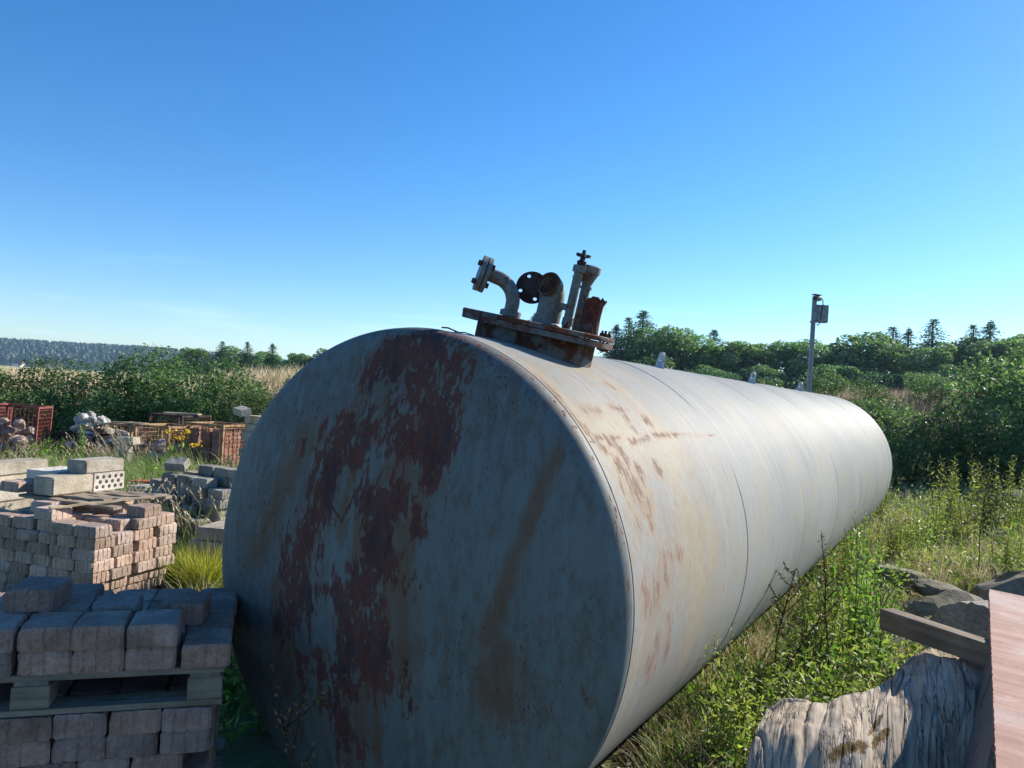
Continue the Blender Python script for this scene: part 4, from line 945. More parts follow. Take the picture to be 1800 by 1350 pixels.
# cracked log lying further back
Ll = .9; prof = []; m = MB(); n1, n2 = 26, 60; vv = []; ff = []
for i in range(n1):
    for k in range(n2):
        a = 2*pi*k/n2; r = .24+.022*float(vn(np.array([cos(a)*9]), np.array([sin(a)*9]), i*.1, 4)[0])+.02*sin(a*2+1)
        vv.append((r*cos(a), Ll*i/(n1-1), r*sin(a)+.24))
for i in range(n1-1):
    for k in range(n2): ff.append((i*n2+k, (i+1)*n2+k, (i+1)*n2+(k+1) % n2, i*n2+(k+1) % n2))
c0 = len(vv); vv.append((0, -.03, .24)); vv.append((0, Ll, .24))
for k in range(n2): ff.append((k, (k+1) % n2, c0)); ff.append(((n1-1)*n2+(k+1) % n2, (n1-1)*n2+k, c0+1))
LOGM = m_wood('grey_log', '#a59d92', '#7d756b', '#2c2723', 1, 1.2, .9)
ob('log', m.raw(vv, ff).mesh('log', LOGM, True), None, (2.98, 4.92, .13), (rad(-3), 0, rad(-60)), 'short grey cracked log lying behind the timber beam', 'log')

# ------------------------------------------------------------------ camera pole
px0, py0 = 5.75, 15.0; pz0 = gz(px0, py0)
cp = thing('camera_pole', 'grey metal pole with camera and box rising behind the tank', 'pole', (px0, py0, pz0), (0, rad(.6), 0))
ob('pole', MB().box((0, 0, 2.0), (.072, .072, 4.0)).mesh('pole', GALV, bevel=.006), cp)
bxp = ob('equipment_box', MB().box((.155, -.01, 3.66), (.2, .14, .34)).mesh('equipment_box', BOXGREY, bevel=.008), cp)
ob('box_lid', MB().box((.155, -.088, 3.66), (.19, .014, .33)).mesh('box_lid', BOXGREY, bevel=.004), bxp)
ob('mounting_plate', MB().box((.03, -.055, 3.68), (.13, .02, .3)).mesh('mounting_plate', GALV, bevel=.003), cp)
ob('clamp', MB().box((0, 0, 3.50), (.105, .105, .03)).mesh('clamp', GALV), cp)
cb = ob('camera_body', MB().tube([(.07, -.06, 3.95), (-.03, -.12, 3.94)], .055, 16).mesh('camera_body', BOXGREY, True), cp)
ob('camera_lens', MB().tube([(-.028, -.119, 3.94), (-.05, -.132, 3.937)], .035, 16).mesh('camera_lens', BLACK, True), cb)
ob('sun_hood', MB().box((-.005, -.1, 4.01), (.15, .14, .012), Matrix.Rotation(.1, 3, 'Y')).mesh('sun_hood', GALV), cb)
ob('cable', MB().tube([(.07, -.07, 3.96), (.12, -.1, 3.92), (.13, -.1, 3.83), (.10, -.095, 3.6), (.085, -.08, 3.45), (.06, -.07, 3.42), (.05, -.06, 3.46)], .01, 6).mesh('cable', BLACK), cp)

# ------------------------------------------------------------------ vegetation helpers
def unit(a): return a/np.maximum(np.linalg.norm(a, axis=-1, keepdims=True), 1e-9)
def leaf_quads(P, size, rs, up=.4, asp=.5, axis=None):
    n = len(P); nrm = rs.normal(size=(n, 3)); nrm[:, 2] += up*1.5; nrm = unit(nrm)
    a = rs.normal(size=(n, 3)) if axis is None else axis+rs.normal(size=(n, 3))*.35
    a = unit(a-nrm*(a*nrm).sum(1, keepdims=True)); b = np.cross(nrm, a)
    L = np.asarray(size)*np.ones(n); L = L[:, None]
    v = np.stack([P-a*L*.5, P+b*L*asp*.5+nrm*L*.08-a*L*.06, P+a*L*.5-nrm*L*.05, P-b*L*asp*.5+nrm*L*.08-a*L*.06], 1)
    return v.reshape(-1, 3)
def quads(v): return np.arange(len(v)).reshape(-1, 4)
def blob_points(blobs, n, rs, fill=.12):
    c = np.array([b[:3] for b in blobs]); r = np.array([b[3] for b in blobs])
    k = rs.choice(len(blobs), n*3, p=r**2/np.sum(r**2)); d = unit(rs.normal(size=(n*3, 3)))
    P = c[k]+d*(r[k]*(.62+.5*rs.rand(n*3)**.7))[:, None]
    ins = np.zeros(n*3, bool)
    for i in range(len(blobs)): ins |= (np.linalg.norm(P-c[i], axis=1) < r[i]*.6)
    P = P[(~ins) | (rs.rand(n*3) < fill)]
    return P[:n]
def shrub_mesh(seed, w, h, n, size, mat, dens=26, low=.1):
    rs = np.random.RandomState(seed); bl = []
    for k in range(dens):
        a = rs.rand()*2*pi; q = rs.rand()**.6; z = low+(.92-low)*rs.rand()
        e = (1-abs(z-.45)**2*2.0); r = w*rs.uniform(.13, .24)
        bl.append((cos(a)*q*w*.42*max(e, .25), sin(a)*q*w*.42*max(e, .25), z*h-r*.4, r))
    P = blob_points(bl, n, rs); P = P[P[:, 2] > .02]
    v = leaf_quads(P, size*rs.uniform(.6, 1.3, len(P)), rs, .5, .55)
    # loose shoots sticking out of the outline
    sh = []
    for k in range(16):
        b = bl[rs.randint(len(bl))]; d = unit(rs.normal(size=3)*.6+np.array([0, 0, .9])); L = rs.uniform(.25, .55)*h*.3
        t = np.linspace(0, 1, 14)[:, None]; p0 = np.array(b[:3])+d*b[3]*.7
        sh.append(p0+d*L*t+rs.normal(size=(14, 3))*size*.35)
    sh = np.concatenate(sh); v2 = leaf_quads(sh, size*rs.uniform(.6, 1.1, len(sh)), rs, .5, .5)
    v = np.concatenate([v, v2]); me = mesh('foliage', v, quads(v), mat)
    m = MB()
    for k in range(9):
        a = rs.rand()*6.28; b = bl[rs.randint(len(bl))]
        m.tube([(cos(a)*.12, sin(a)*.12, -.05), (b[0]*.4+rs.normal()*.05, b[1]*.4, b[2]*.5), (b[0], b[1], b[2])], [.022*w/2, .014*w/2, .006*w/2], 5)
    return me, m.mesh('stems', BARK)
def tree_mesh(seed, h, n, size, mat):
    rs = np.random.RandomState(seed); bl = []; R = h*.30; m = MB()
    tr = [(0, 0, -.3), (rs.normal()*.1, rs.normal()*.1, h*.3), (rs.normal()*.2, rs.normal()*.2, h*.62)]
    m.tube(tr, [h*.024, h*.018, h*.008], 8)
    for k in range(30):
        a = rs.rand()*6.28; z = rs.uniform(.16, .93); e = math.sqrt(max(.05, 1-((z-.5)/.5)**2)); q = rs.rand()**.5*R*1.15*e; r = h*rs.uniform(.06, .125)
        c = (cos(a)*q, sin(a)*q, z*h-r*.3); bl.append((*c, r))
        if k < 12: m.tube([(0, 0, h*(.2+.3*rs.rand())), (c[0]*.5, c[1]*.5, c[2]*.75), c], [h*.009, h*.006, h*.002], 5)
    P = blob_points(bl, n, rs, .08); v = leaf_quads(P, size*rs.uniform(.6, 1.4, len(P)), rs, .5, .6)
    return mesh('crown', v, quads(v), mat), m.mesh('trunk', BARK)
def conifer_mesh(seed, h, R, mat, bare=.1):
    rs = np.random.RandomState(seed); P = []; A = []; S_ = []; m = MB(); m.tube([(0, 0, -.3), (0, 0, h*.5), (0, 0, h*.98)], [h*.022, h*.014, h*.003], 8)
    for k in range(440):
        z = bare+(.985-bare)*(rs.rand()**.85); L = (R*(1-z)**.8+.05)*rs.uniform(.55, 1.15); a = rs.rand()*6.28; ns_ = max(3, int(L/.2)); lift = rs.uniform(-.1, .25)
        for t in np.linspace(.3, 1, ns_):
            p = np.array([cos(a)*L*t, sin(a)*L*t, z*h+lift*L*t-.3*L*t*t])
            for s_ in (-1, 1):
                P.append(p+np.array([-sin(a), cos(a), -.3])*s_*.09*(1.15-t)*R*.5); A.append(np.array([cos(a)*.7-sin(a)*s_*.7, sin(a)*.7+cos(a)*s_*.7, -.35])); S_.append((.15+.28*(1-z))*(1.15-.25*t)*h/9)
    P = np.array(P); v = leaf_quads(P+rs.normal(size=P.shape)*.05, np.array(S_)*rs.uniform(.6, 1.25, len(P)), rs, .0, .42, np.array(A)*.8)
    return mesh('crown', v, quads(v), mat), m.mesh('trunk', BARK)
def plant(name, parts, pn, label, cat, loc, rz, sc, group):
    t = thing(name, label, cat, loc, (0, 0, rz), group, sc)
    for me, n_ in zip(parts, pn): ob(n_, me, t)
    return t
rv = random.Random(11)
# ------------------------------------------------------------------ hedge shrubs
HS = [shrub_mesh(i, 2.4, 2.3, 6500, .085, LEAF_HEDGE) for i in range(4)]
BS = [shrub_mesh(20+i, 2.6, 2.8, 6500, .10, LEAF_BUSH) for i in range(3)]
left = [(-16.4, 20.2, .80, 'hedge shrub beyond the left picture edge'), (-15.0, 19.6, .76, 'hedge shrub at the far left above the red crates'), (-13.7, 19.9, .80, 'hedge shrub behind the left red crate'), (-12.5, 19.4, .88, 'hedge shrub just right of the tall red crate'),
        (-11.4, 19.7, .90, 'hedge shrub directly behind the white cobbles'), (-10.3, 19.3, .95, 'hedge shrub between the cobbles and the rubble crate'), (-9.3, 19.6, 1.03, 'tall hedge shrub behind the rubble crate'), (-8.3, 19.2, 1.05, 'tallest hedge shrub behind the orange-brown crate'),
        (-7.2, 19.5, .98, 'hedge shrub behind the brick crate'), (-6.2, 19.2, .84, 'low hedge shrub beside the tank below the pale grass'), (-5.2, 19.4, .84, 'hedge shrub half hidden by the round tank edge'), (-4.2, 19.5, .8, 'hedge shrub mostly hidden behind the tank head')]
for i, (x, y, s, lb) in enumerate(left):
    plant('hedge_shrub', HS[i % 4], ('foliage', 'stems'), lb, 'shrub', (x, y, gz(x, y)-.05), rv.uniform(0, 6), (s*rv.uniform(.95, 1.15), s*rv.uniform(.95, 1.15), s), 'shrubs of the left hedge')
lowl = [(-13.0, 18.4, 'low shrub at the foot of the hedge behind the red crate'), (-11.0, 18.3, 'low shrub at the hedge foot behind the cobbles'), (-9.6, 18.2, 'low shrub at the hedge foot behind the rubble crate'), (-7.6, 18.2, 'low shrub at the hedge foot behind the orange-brown crate'), (-6.0, 18.1, 'low shrub at the hedge foot behind the kerb pile'), (-14.6, 18.5, 'low shrub at the hedge foot at the far left')]
for i, (x, y, lb) in enumerate(lowl):
    s = rv.uniform(.55, .7); plant('hedge_shrub', HS[(i+2) % 4], ('foliage', 'stems'), lb, 'shrub', (x, y, gz(x, y)-.05), rv.uniform(0, 6), (s*1.3, s*1.1, s), 'shrubs of the left hedge')
right = [(5.3, 17.6, .78, 1, 'pale green bush peeking over the tank left of the camera pole'), (6.8, 18.6, .72, 0, 'dark bush just right of the camera pole'), (8.1, 19.4, .88, 0, 'bush above the round far end of the tank'), (9.3, 19.8, .85, 1, 'pale leafy bush right of the tank end below the dry grass'), (10.6, 20.2, .92, 0, 'dark bush beneath the patch of dry grass'),
         (11.9, 20.4, 1.0, 0, 'dark bush in the middle of the right hedge'), (13.4, 20.4, 1.32, 1, 'tall pale bush reaching above the hedge at the right'), (14.9, 21.0, 1.38, 1, 'tallest pale bush near the right picture edge'), (16.4, 21.6, 1.3, 0, 'dark bush cut by the right picture edge'), (18.0, 22.2, 1.3, 1, 'bush beyond the right picture edge'), (12.6, 19.3, .7, 0, 'low bush in front of the tall pale bushes'), (14.4, 19.2, .75, 0, 'low dark bush at the foot of the tallest pale bush')]
for i, (x, y, s, k, lb) in enumerate(right):
    plant('bush', (BS if k else HS)[i % 3], ('foliage', 'stems'), lb, 'bush', (x, y, gz(x, y)-.05), rv.uniform(0, 6), (s*1.1, s*1.1, s), 'bushes of the right hedge')
up_ = [(6.6, 25.2, .62, 0, 'bush on the bank seen over the tank, left of the pole'), (8.6, 25.6, .68, 0, 'bush on the bank right behind the camera pole'), (10.4, 25.8, .66, 1, 'pale bush on the bank right of the pole'), (12.2, 26.2, .62, 0, 'bush on the bank above the tank end'), (14.2, 26.6, .6, 1, 'pale bush among the dry grass on the bank'), (16.4, 27.0, .78, 0, 'bush on the bank left of the tall pale bushes'), (18.3, 27.4, .95, 1, 'pale bush on the bank behind the tall right bushes'), (20.2, 28, 1.1, 0, 'dark bush on the bank at the right edge')]
for i, (x, y, s, k, lb) in enumerate(up_):
    plant('bush', (BS if k else HS)[i % 3], ('foliage', 'stems'), lb, 'bush', (x, y, gz(x, y)-.05), rv.uniform(0, 6), (s*1.15, s*1.15, s), 'bushes of the right hedge')
# ------------------------------------------------------------------ trees
TM = [tree_mesh(40+i, 9, 9500, .27, LEAF_TREE) for i in range(4)]
CM = [conifer_mesh(50+i, 10, 2.9+.45*i, LEAF_CON) for i in range(3)]
def tree(kind, x, y, h, lb):
    M_ = (CM if kind == 'c' else TM)[rv.randrange(3)]; s = h/(10 if kind == 'c' else 9)
    plant('conifer' if kind == 'c' else 'deciduous_tree', M_, ('crown', 'trunk'), lb, 'conifer' if kind == 'c' else 'tree', (x, y, gz(x, y)-.2), rv.uniform(0, 6), (s*rv.uniform(1.35, 1.8), s*rv.uniform(1.35, 1.8), s), 'conifers on the horizon' if kind == 'c' else 'broadleaf trees on the horizon')
def tx_(px, d): return (px-900)/1356.4*d
for kind, px, d, top, lb in (
    ('d', 300, 118, 628, 'round tree farthest left above the hedge'), ('d', 342, 120, 612, 'broadleaf tree left of the left conifers'), ('c', 388, 122, 599, 'dark conifer farthest left above the hedge'), ('c', 432, 120, 600, 'dark conifer in the middle of the left group'), ('c', 476, 121, 603, 'pointed conifer nearest the tank in the left group'),
    ('d', 412, 128, 608, 'broadleaf tree between the left conifers'), ('d', 455, 130, 610, 'broadleaf tree behind the left conifers'), ('d', 508, 122, 612, 'broadleaf tree right of the pointed left conifer'), ('d', 540, 121, 622, 'small tree touching the tank outline on the left'), ('d', 580, 123, 605, 'tree top rising over the curved tank rim'),
    ('c', 935, 120, 547, 'small conifer tip showing between the pipes'),
    ('c', 1078, 104, 568, 'dark conifer right beside the manhole'), ('c', 1124, 106, 543, 'tall dark conifer right of the manhole, highest there'), ('c', 1100, 110, 556, 'dark conifer between the two beside the manhole'), ('d', 1160, 103, 574, 'broadleaf tree right of the manhole conifers'), ('d', 1195, 105, 588, 'round tree above the first lifting lug'), ('c', 1250, 106, 577, 'single conifer standing above the middle of the tank'),
    ('d', 1235, 103, 605, 'broadleaf tree under the single conifer'), ('d', 1280, 105, 600, 'broadleaf tree right of the single conifer'), ('d', 1320, 104, 604, 'round tree above the second lifting lug'), ('d', 1360, 106, 600, 'broadleaf tree left of the camera pole'), ('d', 1400, 103, 592, 'broadleaf tree close to the camera pole'), ('d', 1450, 106, 590, 'broadleaf tree right of the camera pole'), ('d', 1500, 104, 578, 'large round tree right of the camera pole'),
    ('c', 1565, 107, 572, 'conifer right of the large round tree'), ('c', 1592, 110, 575, 'slim conifer second right of the large round tree'), ('c', 1634, 106, 558, 'tallest conifer in the right tree line'), ('d', 1545, 102, 604, 'broadleaf tree below the first right conifers'), ('d', 1600, 101, 610, 'broadleaf tree below the tallest right conifer'), ('d', 1665, 103, 590, 'broadleaf tree right of the tallest conifer'),
    ('c', 1706, 108, 568, 'conifer with broad top near the right edge'), ('c', 1735, 106, 562, 'pointed conifer near the right edge'), ('d', 1720, 102, 588, 'broadleaf tree below the right edge conifers'), ('d', 1775, 103, 576, 'round tree at the right picture edge'), ('d', 1830, 104, 572, 'tree beyond the right picture edge'), ('d', 1340, 96, 640, 'low tree in front of the line left of the pole'), ('d', 1240, 96, 640, 'low tree in front of the single conifer'), ('d', 1470, 95, 640, 'low tree in front of the large round tree'), ('d', 1590, 95, 645, 'low tree in front of the right conifers'), ('d', 1690, 95, 640, 'low tree in front of the right edge conifers'), ('d', 1140, 97, 620, 'low tree under the manhole conifers')):
    x = tx_(px, d); hor = 692+.056*(px-900); zt_ = 1.77+(hor-top)/1356.4*d
    tree(kind, x, d, zt_-gz(x, d)+.2, lb)
US = [shrub_mesh(70+i, 9, 4.2, 5200, .36, LEAF_CON, 30, .02) for i in range(2)]
for i, px in enumerate(range(1060, 1900, 64)):
    d = 92+3*(i % 3); x = tx_(px, d)
    plant('thicket', US[i % 2], ('foliage', 'stems'), 'dark undergrowth thicket beneath the right tree line, %s from the left' % (ORD+['eleventh', 'twelfth', 'thirteenth', 'fourteenth'])[i+1], 'thicket', (x, d, gz(x, d)-.2), rv.uniform(0, 6), rv.uniform(.85, 1.15), 'thickets under the tree line')
for i, px in enumerate(range(300, 640, 66)):
    d = 114+3*(i % 3); x = tx_(px, d)
    plant('thicket', US[i % 2], ('foliage', 'stems'), 'dark undergrowth thicket beneath the left trees, %s from the left' % ORD[i+1], 'thicket', (x, d, gz(x, d)-.2), rv.uniform(0, 6), rv.uniform(.75, 1.0), 'thickets under the tree line')
# ------------------------------------------------------------------ grass
FOOT = [(-1.35, 3.15, .95), (-3.2, 5.75, .8), (-3.3, 7.8, .62), (-2.4, 6.9, .34), (-5.1, 8.3, .5), (1.35, 2.95, .42), (1.9, 3.3, .42), (1.05, 2.9, .3), (1.6, 3.1, .4), (-4.3, 9.0, .3), (3.5, 6.1, .5), (4.2, 6.7, .6), (4.7, 7.3, .4)]
def blades(n, sampler, hr, w, mat, seed, name, label, bend=(.2, .8), cat='grass', lean=None, wy=.0007, clump=0):
    rs = np.random.RandomState(seed); X_, Y_ = sampler(rs, n)
    if clump:
        k = rs.randint(0, n//clump, n); X_ = X_[k]+rs.normal(size=n)*.05; Y_ = Y_[k]+rs.normal(size=n)*.05
    ok = np.ones(n, bool)
    ax = (X_+.413)*cos(AZ)-(Y_-3.09)*sin(AZ); al = (X_+.413)*sin(AZ)+(Y_-3.09)*cos(AZ)
    hh_ = rs.uniform(*hr, n)*(.55+.9*fbm(X_*.7, Y_*.7, 0, seed, 3))
    ok &= ~((np.abs(ax) < .22) & (al > -.1) & (al < TL+.1))
    under = (np.abs(ax) < 1.02) & (al > -.05) & (al < TL+.05)
    hh_ = np.where(under, np.minimum(hh_, np.maximum(.03, (1-np.sqrt(np.clip(1-ax**2, 0, 1)))*.85)), hh_)
    for (fx, fy, fr) in FOOT: ok &= np.hypot(X_-fx, Y_-fy) > fr
    X_, Y_, hh_ = X_[ok], Y_[ok], hh_[ok]; n = len(X_)
    ph = rs.rand(n)*6.28 if lean is None else lean+rs.normal(size=n)*.5
    b = rs.uniform(*bend, n); base = np.stack([X_, Y_, gh(X_, Y_)-.01], 1); ld = np.stack([np.cos(ph), np.sin(ph), 0*ph], 1)
    fw = rs.rand(n)*6.28; wd_ = np.stack([np.cos(fw), np.sin(fw), 0*fw], 1)*(w*(.7+.6*rs.rand(n))+wy*np.maximum(Y_-3, 0))[:, None]*.5
    lv = []
    for t, q in ((0, 1), (.4, .9), (.75, .55), (1, .06)):
        c = base+ld*(hh_*b*t*t)[:, None]; c[:, 2] += hh_*(t-.3*b*t*t)
        lv += [c-wd_*q, c+wd_*q]
    v = np.stack(lv, 1).reshape(-1, 3); o = np.arange(n)[:, None]*8
    f = np.concatenate([o+np.array([[0, 1, 3, 2]]), o+np.array([[2, 3, 5, 4]]), o+np.array([[4, 5, 7, 6]])])
    return ob(name, mesh(name, v, f, mat), label=label, cat=cat, kind='stuff')
def wedge(y0, y1, a, b, p=1.3):
    def s(rs, n):
        u = rs.rand(n); q = 1-p; y = (y0**q+u*(y1**q-y0**q))**(1/q); return y*(a+(b-a)*rs.rand(n)), y
    return s
blades(62000, wedge(2.9, 21, .20, 1.05, 1.6), (.06, .26), .006, GRASS, 1, 'yard_grass', 'short green grass between the tank and the right hedge')
blades(36000, wedge(2.9, 21, .20, 1.05, 1.5), (.08, .32), .005, STRAW, 2, 'dry_yard_grass', 'dry straw coloured grass right of the tank', clump=14)
blades(38000, wedge(3.0, 19, -1.15, -.06, 1.4), (.08, .30), .007, GRASS, 3, 'yard_grass', 'green grass among the stacks on the left')
blades(15000, wedge(4.5, 19, -1.1, -.1, 1.3), (.15, .5), .006, STRAW, 4, 'dry_yard_grass', 'dry grass among the stacks on the left', clump=12)
blades(46000, wedge(23.5, 70, -.95, .02, 1.7), (.5, .95), .012, FIELDSTRAW, 5, 'field_grass', 'pale dry field grass behind the left hedge', (.1, .4))
blades(44000, wedge(23.5, 70, .02, .95, 1.7), (.5, .95), .012, FIELDSTRAW, 6, 'field_grass', 'pale dry field grass behind the right hedge', (.1, .4))
def around(cx, cy, r):
    def s(rs, n):
        a = rs.rand(n)*6.28; q = np.sqrt(rs.rand(n))*r; return cx+np.cos(a)*q, cy+np.sin(a)*q
    return s
def box_s(x0, x1, y0, y1):
    def s(rs, n): return rs.uniform(x0, x1, n), rs.uniform(y0, y1, n)
    return s
blades(1500, box_s(-6.3, -4.6, 9.6, 12.2), (.35, .75), .006, GRASS, 7, 'tall_grass', 'tall green grass in front of the wire crates', (.2, .7), lean=pi*.95)
blades(900, box_s(-4.4, -2.3, 7.0, 7.5), (.3, .7), .006, GRASS, 8, 'tall_grass', 'tall grass growing up in front of the grey paver heap', (.2, .8))
blades(1500, box_s(-4.2, -2.1, 8.5, 10.0), (.3, .8), .006, GRASS, 18, 'tall_grass', 'tall grass growing behind the grey paver heap', (.2, .7))
def tuft(label, x, y, n, h, r, mat, seed, group):
    rs = np.random.RandomState(seed); a = rs.rand(n)*6.28; b = rs.uniform(.15, 1.0, n)
    base = np.stack([np.cos(a), np.sin(a), 0*a], 1)*(rs.rand(n)*r*.35)[:, None]; ld = np.stack([np.cos(a+rs.normal(size=n)*.4), np.sin(a), 0*a], 1); hh_ = h*rs.uniform(.6, 1.1, n)
    fw = rs.rand(n)*6.28; wd_ = np.stack([np.cos(fw), np.sin(fw), 0*fw], 1)*.0035; lv = []
    for t, q in ((0, 1), (.4, .9), (.75, .55), (1, .06)):
        c = base+ld*(hh_*b*.75*t*t)[:, None]; c[:, 2] += hh_*(t-.35*b*t*t); lv += [c-wd_*q, c+wd_*q]
    v = np.stack(lv, 1).reshape(-1, 3); o = np.arange(n)[:, None]*8
    f = np.concatenate([o+np.array([[0, 1, 3, 2]]), o+np.array([[2, 3, 5, 4]]), o+np.array([[4, 5, 7, 6]])])
    return ob('grass_tuft', mesh('grass_tuft', v, f, mat), None, (x, y, gz(x, y)-.01), (0, 0, 0), label, 'grass tuft', group)
tuft('yellow-green grass tuft between the middle stack and the tank', -2.32, 6.12, 900, .52, .5, TUFTG, 1, 'grass tufts')
tuft('smaller yellow-green grass tuft behind the bright one', -2.75, 6.55, 500, .42, .4, TUFTG, 2, 'grass tufts')
tuft('green grass tuft by the front edge of the weathered stump', 1.12, 3.62, 500, .3, .4, GRASS, 3, 'grass tufts')
# low leafy cover, matted, too many leaves to count
def cover(n, sampler, zr, size, mat, seed, name, label, asp=.4, cl=20):
    rs = np.random.RandomState(seed); X_, Y_ = sampler(rs, n//cl); k = rs.randint(0, n//cl, n)
    rr_ = .05+.012*Y_[k]; X_ = X_[k]+rs.normal(size=n)*rr_; Y_ = Y_[k]+rs.normal(size=n)*rr_
    ax = (X_+.413)*cos(AZ)-(Y_-3.09)*sin(AZ); al = (X_+.413)*sin(AZ)+(Y_-3.09)*cos(AZ)
    ok = ~((np.abs(ax) < 1.0) & (al > -.1) & (al < TL+.1))
    for (fx, fy, fr) in FOOT: ok &= np.hypot(X_-fx, Y_-fy) > fr
    X_, Y_ = X_[ok], Y_[ok]; hm_ = .3+1.2*fbm(X_*.8, Y_*.8, 0, seed, 3)
    P = np.stack([X_, Y_, gh(X_, Y_)+rs.uniform(*zr, len(X_))*hm_], 1)
    v = leaf_quads(P, (size+.0035*Y_)*rs.uniform(.6, 1.3, len(P)), rs, .5, asp); return ob(name, mesh(name, v, quads(v), mat), label=label, cat='weeds', kind='stuff')
cover(13000, wedge(3.3, 20, .24, .8, 1.5), (.02, .38), .028, LEAF_GOLD, 31, 'weed_cover', 'low yellow-green weeds spread over the ground right of the tank', .3)
cover(7500, wedge(3.1, 16, .27, .75, 1.7), (.01, .25), .034, LEAF_WEED, 32, 'weed_cover', 'low leafy green weeds in patches right of the tank', .4)
cover(9000, wedge(4.0, 18, -.75, -.15, 1.4), (.01, .25), .034, LEAF_WEED, 33, 'weed_cover', 'low leafy green weeds among the stacks on the left', .4)
cover(5200, lambda rs, n: (3.0+rs.rand(n)*2.6, 5.6+rs.rand(n)*2.2), (.05, .30), .03, STRAW, 34, 'dead_litter', 'matted dead stems over the boulders', .18)
# arching seed stalks
def stalks(label, x, y, n, h, seed, group, lean=(-.5, 0)):
    rs = np.random.RandomState(seed); m = MB(); P = []; A = []
    for k in range(n):
        bx_, by_ = rs.normal(size=2)*.25; q = rs.uniform(.6, 1.1); L = (lean[0]*rs.uniform(.3, 1.3), lean[1]+rs.normal()*.12)
        pts = [(bx_+L[0]*h*q*t*t, by_+L[1]*h*t*t, h*q*(t-.12*t*t)) for t in (0, .35, .7, 1)]
        m.tube(pts, [.003, .0026, .002, .001], 4)
        for s_ in np.linspace(.72, 1, 12):
            P.append((bx_+L[0]*h*q*s_*s_+rs.normal()*.006, by_+L[1]*h*s_*s_+rs.normal()*.006, h*q*(s_-.12*s_*s_))); A.append((L[0]*2*s_, 0, 1))
    t = thing('seed_grass', label, 'grass', (x, y, gz(x, y)), (0, 0, 0), group)
    ob('stalks', m.mesh('stalks', STRAW), t, kind='stuff')
    v = leaf_quads(np.array(P), .035, rs, .1, .35, np.array(A)); ob('seed_heads', mesh('seed_heads', v, quads(v), FIELDSTRAW), t, kind='stuff')
stalks('leaning clump of seeding grass left of the orange-brown crate', -6.25, 12.3, 34, .95, 1, 'seeding grass clumps')
stalks('leaning clump of seeding grass right below the pale block on the post', -5.55, 11.3, 26, .85, 2, 'seeding grass clumps')
stalks('dry seeding grass bending over the grey paver heap', -3.6, 7.2, 40, .85, 3, 'seeding grass clumps', (.3, 0))
stalks('dry seeding grass beside the concrete slabs near the tank', -2.9, 7.05, 34, .8, 4, 'seeding grass clumps', (-.3, 0))
# ------------------------------------------------------------------ tall weeds
def weed_mesh(seed, h, nst, mat, ll=.085, spread=.14, dens=26, wid=.24, flower=None):
    rs = np.random.RandomState(seed); m = MB(); P = []; A = []; S_ = []
    for k in range(nst):
        a = rs.rand()*6.28; q = rs.rand()*spread; H_ = h*rs.uniform(.6, 1.05); tl_ = rs.normal(size=2)*.09
        f_ = lambda t: np.array([cos(a)*q*(1+t*.6)+tl_[0]*H_*t*t, sin(a)*q*(1+t*.6)+tl_[1]*H_*t*t, H_*t])
        m.tube([f_(t) for t in (-.02, .35, .7, 1)], [.005, .004, .003, .0015], 5)
        n = int(dens*H_/h)
        for i in range(n):
            t = .08+.92*i/n; ph = i*2.4+rs.rand()*.5; L = ll*(1.15-.75*t**2)*rs.uniform(.7, 1.2)
            d = np.array([cos(ph), sin(ph), .45+.5*t]); d /= np.linalg.norm(d)
            P.append(f_(t)+d*L*.55); A.append(d); S_.append(L)
    v = leaf_quads(np.array(P), np.array(S_), rs, .6, wid, np.array(A)*3)
    return mesh('leaves', v, quads(v), mat), m.mesh('stems', STEMG)
WD = [weed_mesh(i, 1., 5+i, LEAF_WEED, .10, .16, 34, .26) for i in range(3)]
GD = [weed_mesh(10+i, 1., 16, LEAF_GOLD, .085, .22, 40, .26) for i in range(2)]
BD = [weed_mesh(20+i, .5, 14, LEAF_WEED, .10, .25, 15, .36) for i in range(2)]
